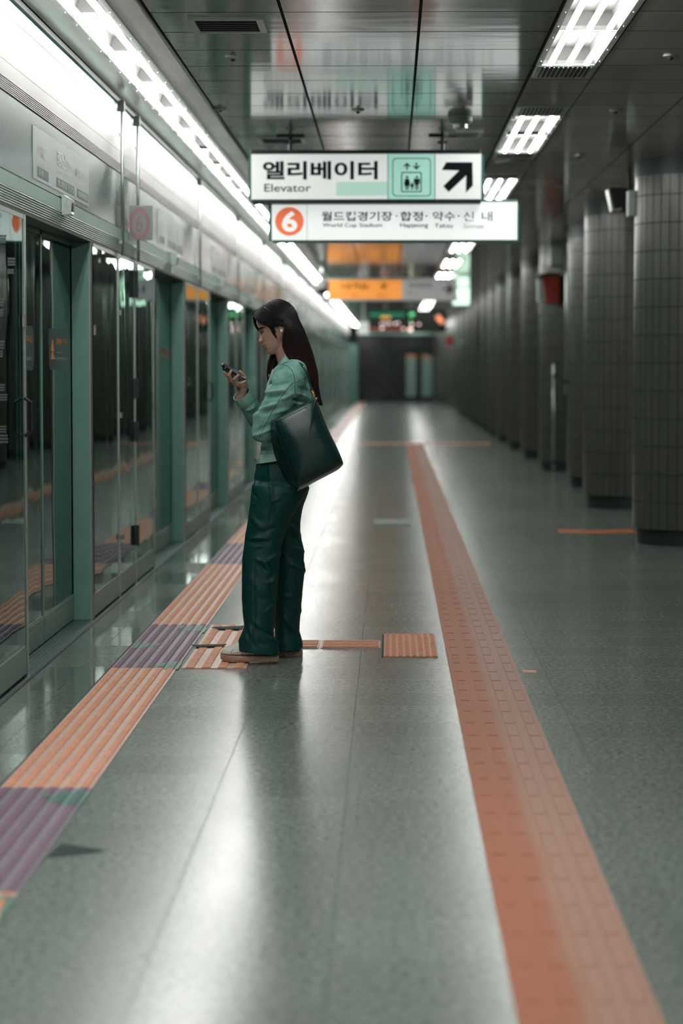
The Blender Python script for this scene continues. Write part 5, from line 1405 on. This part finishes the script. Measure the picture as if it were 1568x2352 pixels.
m = MB(); m.prism(rrect(-PL/2+.004, -PL/2+.006, -.003, .003, .0009), lambda u, v, d: pc + ax*u + nrm*v + wid*(-.0342-d), 0, .001); m.prism(rrect(.035, .046, -.001, .001, .0008), lambda u, v, d: pc + ax*u + nrm*v + wid*(-.0342-d), 0, .001); m.build('port_slot', M['lampframe'], ph)

# bag
FRp = [(690,1425),(1082,1218),(1128,1262),(1225,1490),(1325,1695),(1392,1828),(1388,1872),(1330,1915),(1150,2010),(975,2108),(932,2106),(885,1985),(785,1705),(705,1490)]
BKp = [(652,1415),(1100,1178),(1150,1228),(1250,1480),(1352,1690),(1416,1846),(1408,1890),(1345,1945),(1150,2046),(958,2150),(912,2148),(800,2020),(690,1770),(648,1500)]
bgc = z5(1000, 1700, 10.53)
bag = thing('shoulder_bag', 'dark green leather tote bag hanging from her near shoulder', 'bag', bgc)
def bring(P, Y, sc=1, c=(1035, 1690)):
    rm = sum(math.hypot(x-c[0], y-c[1]) for x, y in P)/len(P); t = .85*max(0, 1-sc)**.6; out = []
    for x, y in P:
        r = math.hypot(x-c[0], y-c[1]); k = sc*((1-t)*r + t*min(rm, r*1.15))/r
        out.append(z5(c[0]+(x-c[0])*k, c[1]+(y-c[1])*k, Y))
    return out
def mixp(A, B, t): return [(a[0]+(b[0]-a[0])*t, a[1]+(b[1]-a[1])*t) for a, b in zip(A, B)]
def dense(P, k=4):
    q = smooth_path([(x, y, 0) for x, y in P + [P[0]]], k); return [(a.x, a.y) for a in q[:-1]]
FD, BD = dense(FRp), dense(BKp)
m = MB(); m.rings([bring(BD, 10.565, .97), bring(BD, 10.558, 1), bring(mixp(BD, FD, .55), 10.505, 1.004), bring(FD, 10.476, 1.0), bring(FD, 10.463, .975), bring(FD, 10.449, .89), bring(FD, 10.436, .72), bring(FD, 10.429, .5), bring(FD, 10.427, .25)])
bo = m.build('leather_body', LEATHER, bag, True)
m = MB()
m.tube(smooth_path([z5(1015,1262,10.457), z5(1120,1420,10.456), z5(1260,1635,10.457), z5(1388,1836,10.464)], 5), .0016, 6)
m.tube(smooth_path([z5(1195,1475,10.462), z5(1225,1468,10.468)], 4), .0010, 5)
m.build('seam', mat('leather_seam', (.030, .10, .085), .35, 0, .1, 40), bag, True)
m = MB(); m.tube(smooth_path([z5(690,1425,10.464), z5(785,1705,10.462), z5(885,1985,10.462), z5(932,2106,10.466), z5(1150,2012,10.464), z5(1330,1915,10.463)], 5), .0018, 6)
m.tube(smooth_path([z5(690,1423,10.464), z5(880,1322,10.462), z5(1082,1216,10.464)], 5), .0020, 6); m.build('piping', LEATHER, bag, True)
m = MB(); m.prism([tuple(at(480+x/4.612, 660+y/4.612, Y=10.50)[i] for i in (0, 2)) for x, y in ((770,1398),(890,1330),(935,1290),(905,1350),(860,1388))], lambda u, v, d: (u, 10.50+d, v), 0, .05)
m.build('lining', mat('tan_lining', (.34, .22, .17), .7, 0, .1, 30), bag, label='tan inner lining')
m = MB(); m.prism([tuple(at(480+x/4.612, 660+y/4.612, Y=10.56)[i] for i in (0, 2)) for x, y in ((700,1400),(900,1278),(1020,1215),(1075,1200),(1000,1262),(860,1345),(760,1410))], lambda u, v, d: (u, 10.553+d, v), 0, .012); m.build('back_rim', LEATHER, bag)
sp = smooth_path([z5(1112,1130,10.56), z5(1075,1040,10.585), z5(1043,930,10.60), z5(1000,840,10.625), z5(940,782,10.655), z5(880,772,10.672), z5(820,800,10.675)], 5)
m = MB(); rs = []
for i, p in enumerate(sp):
    t = (sp[min(i+1, len(sp)-1)]-sp[max(i-1, 0)]).normalized(); w = Vector((.25, 1, .1)); w = (w - t*w.dot(t)).normalized(); nn = t.cross(w)
    rs.append([p+w*.011+nn*.0018, p-w*.011+nn*.0018, p-w*.011-nn*.0018, p+w*.011-nn*.0018])
m.rings(rs); m.build('strap', LEATHER, bag, True, ang=40)
m = MB()
for (x, y, r) in ((1100,1112,.0058),(1112,1150,.0062),(1118,1182,.0070)):
    c = z5(x, y, 10.545); m.tube([c + Vector((r*.55*math.cos(t), -.003*math.cos(t), r*math.sin(t))) for t in [2*PI*i/14 for i in range(15)]], .0014, 6)
m.tube([z5(1088,1095,10.55), z5(1104,1130,10.542), z5(1120,1170,10.542), z5(1128,1200,10.55)], .0022, 8)
m.build('gold_clasp', GOLD, bag, True, 'gold clasp')
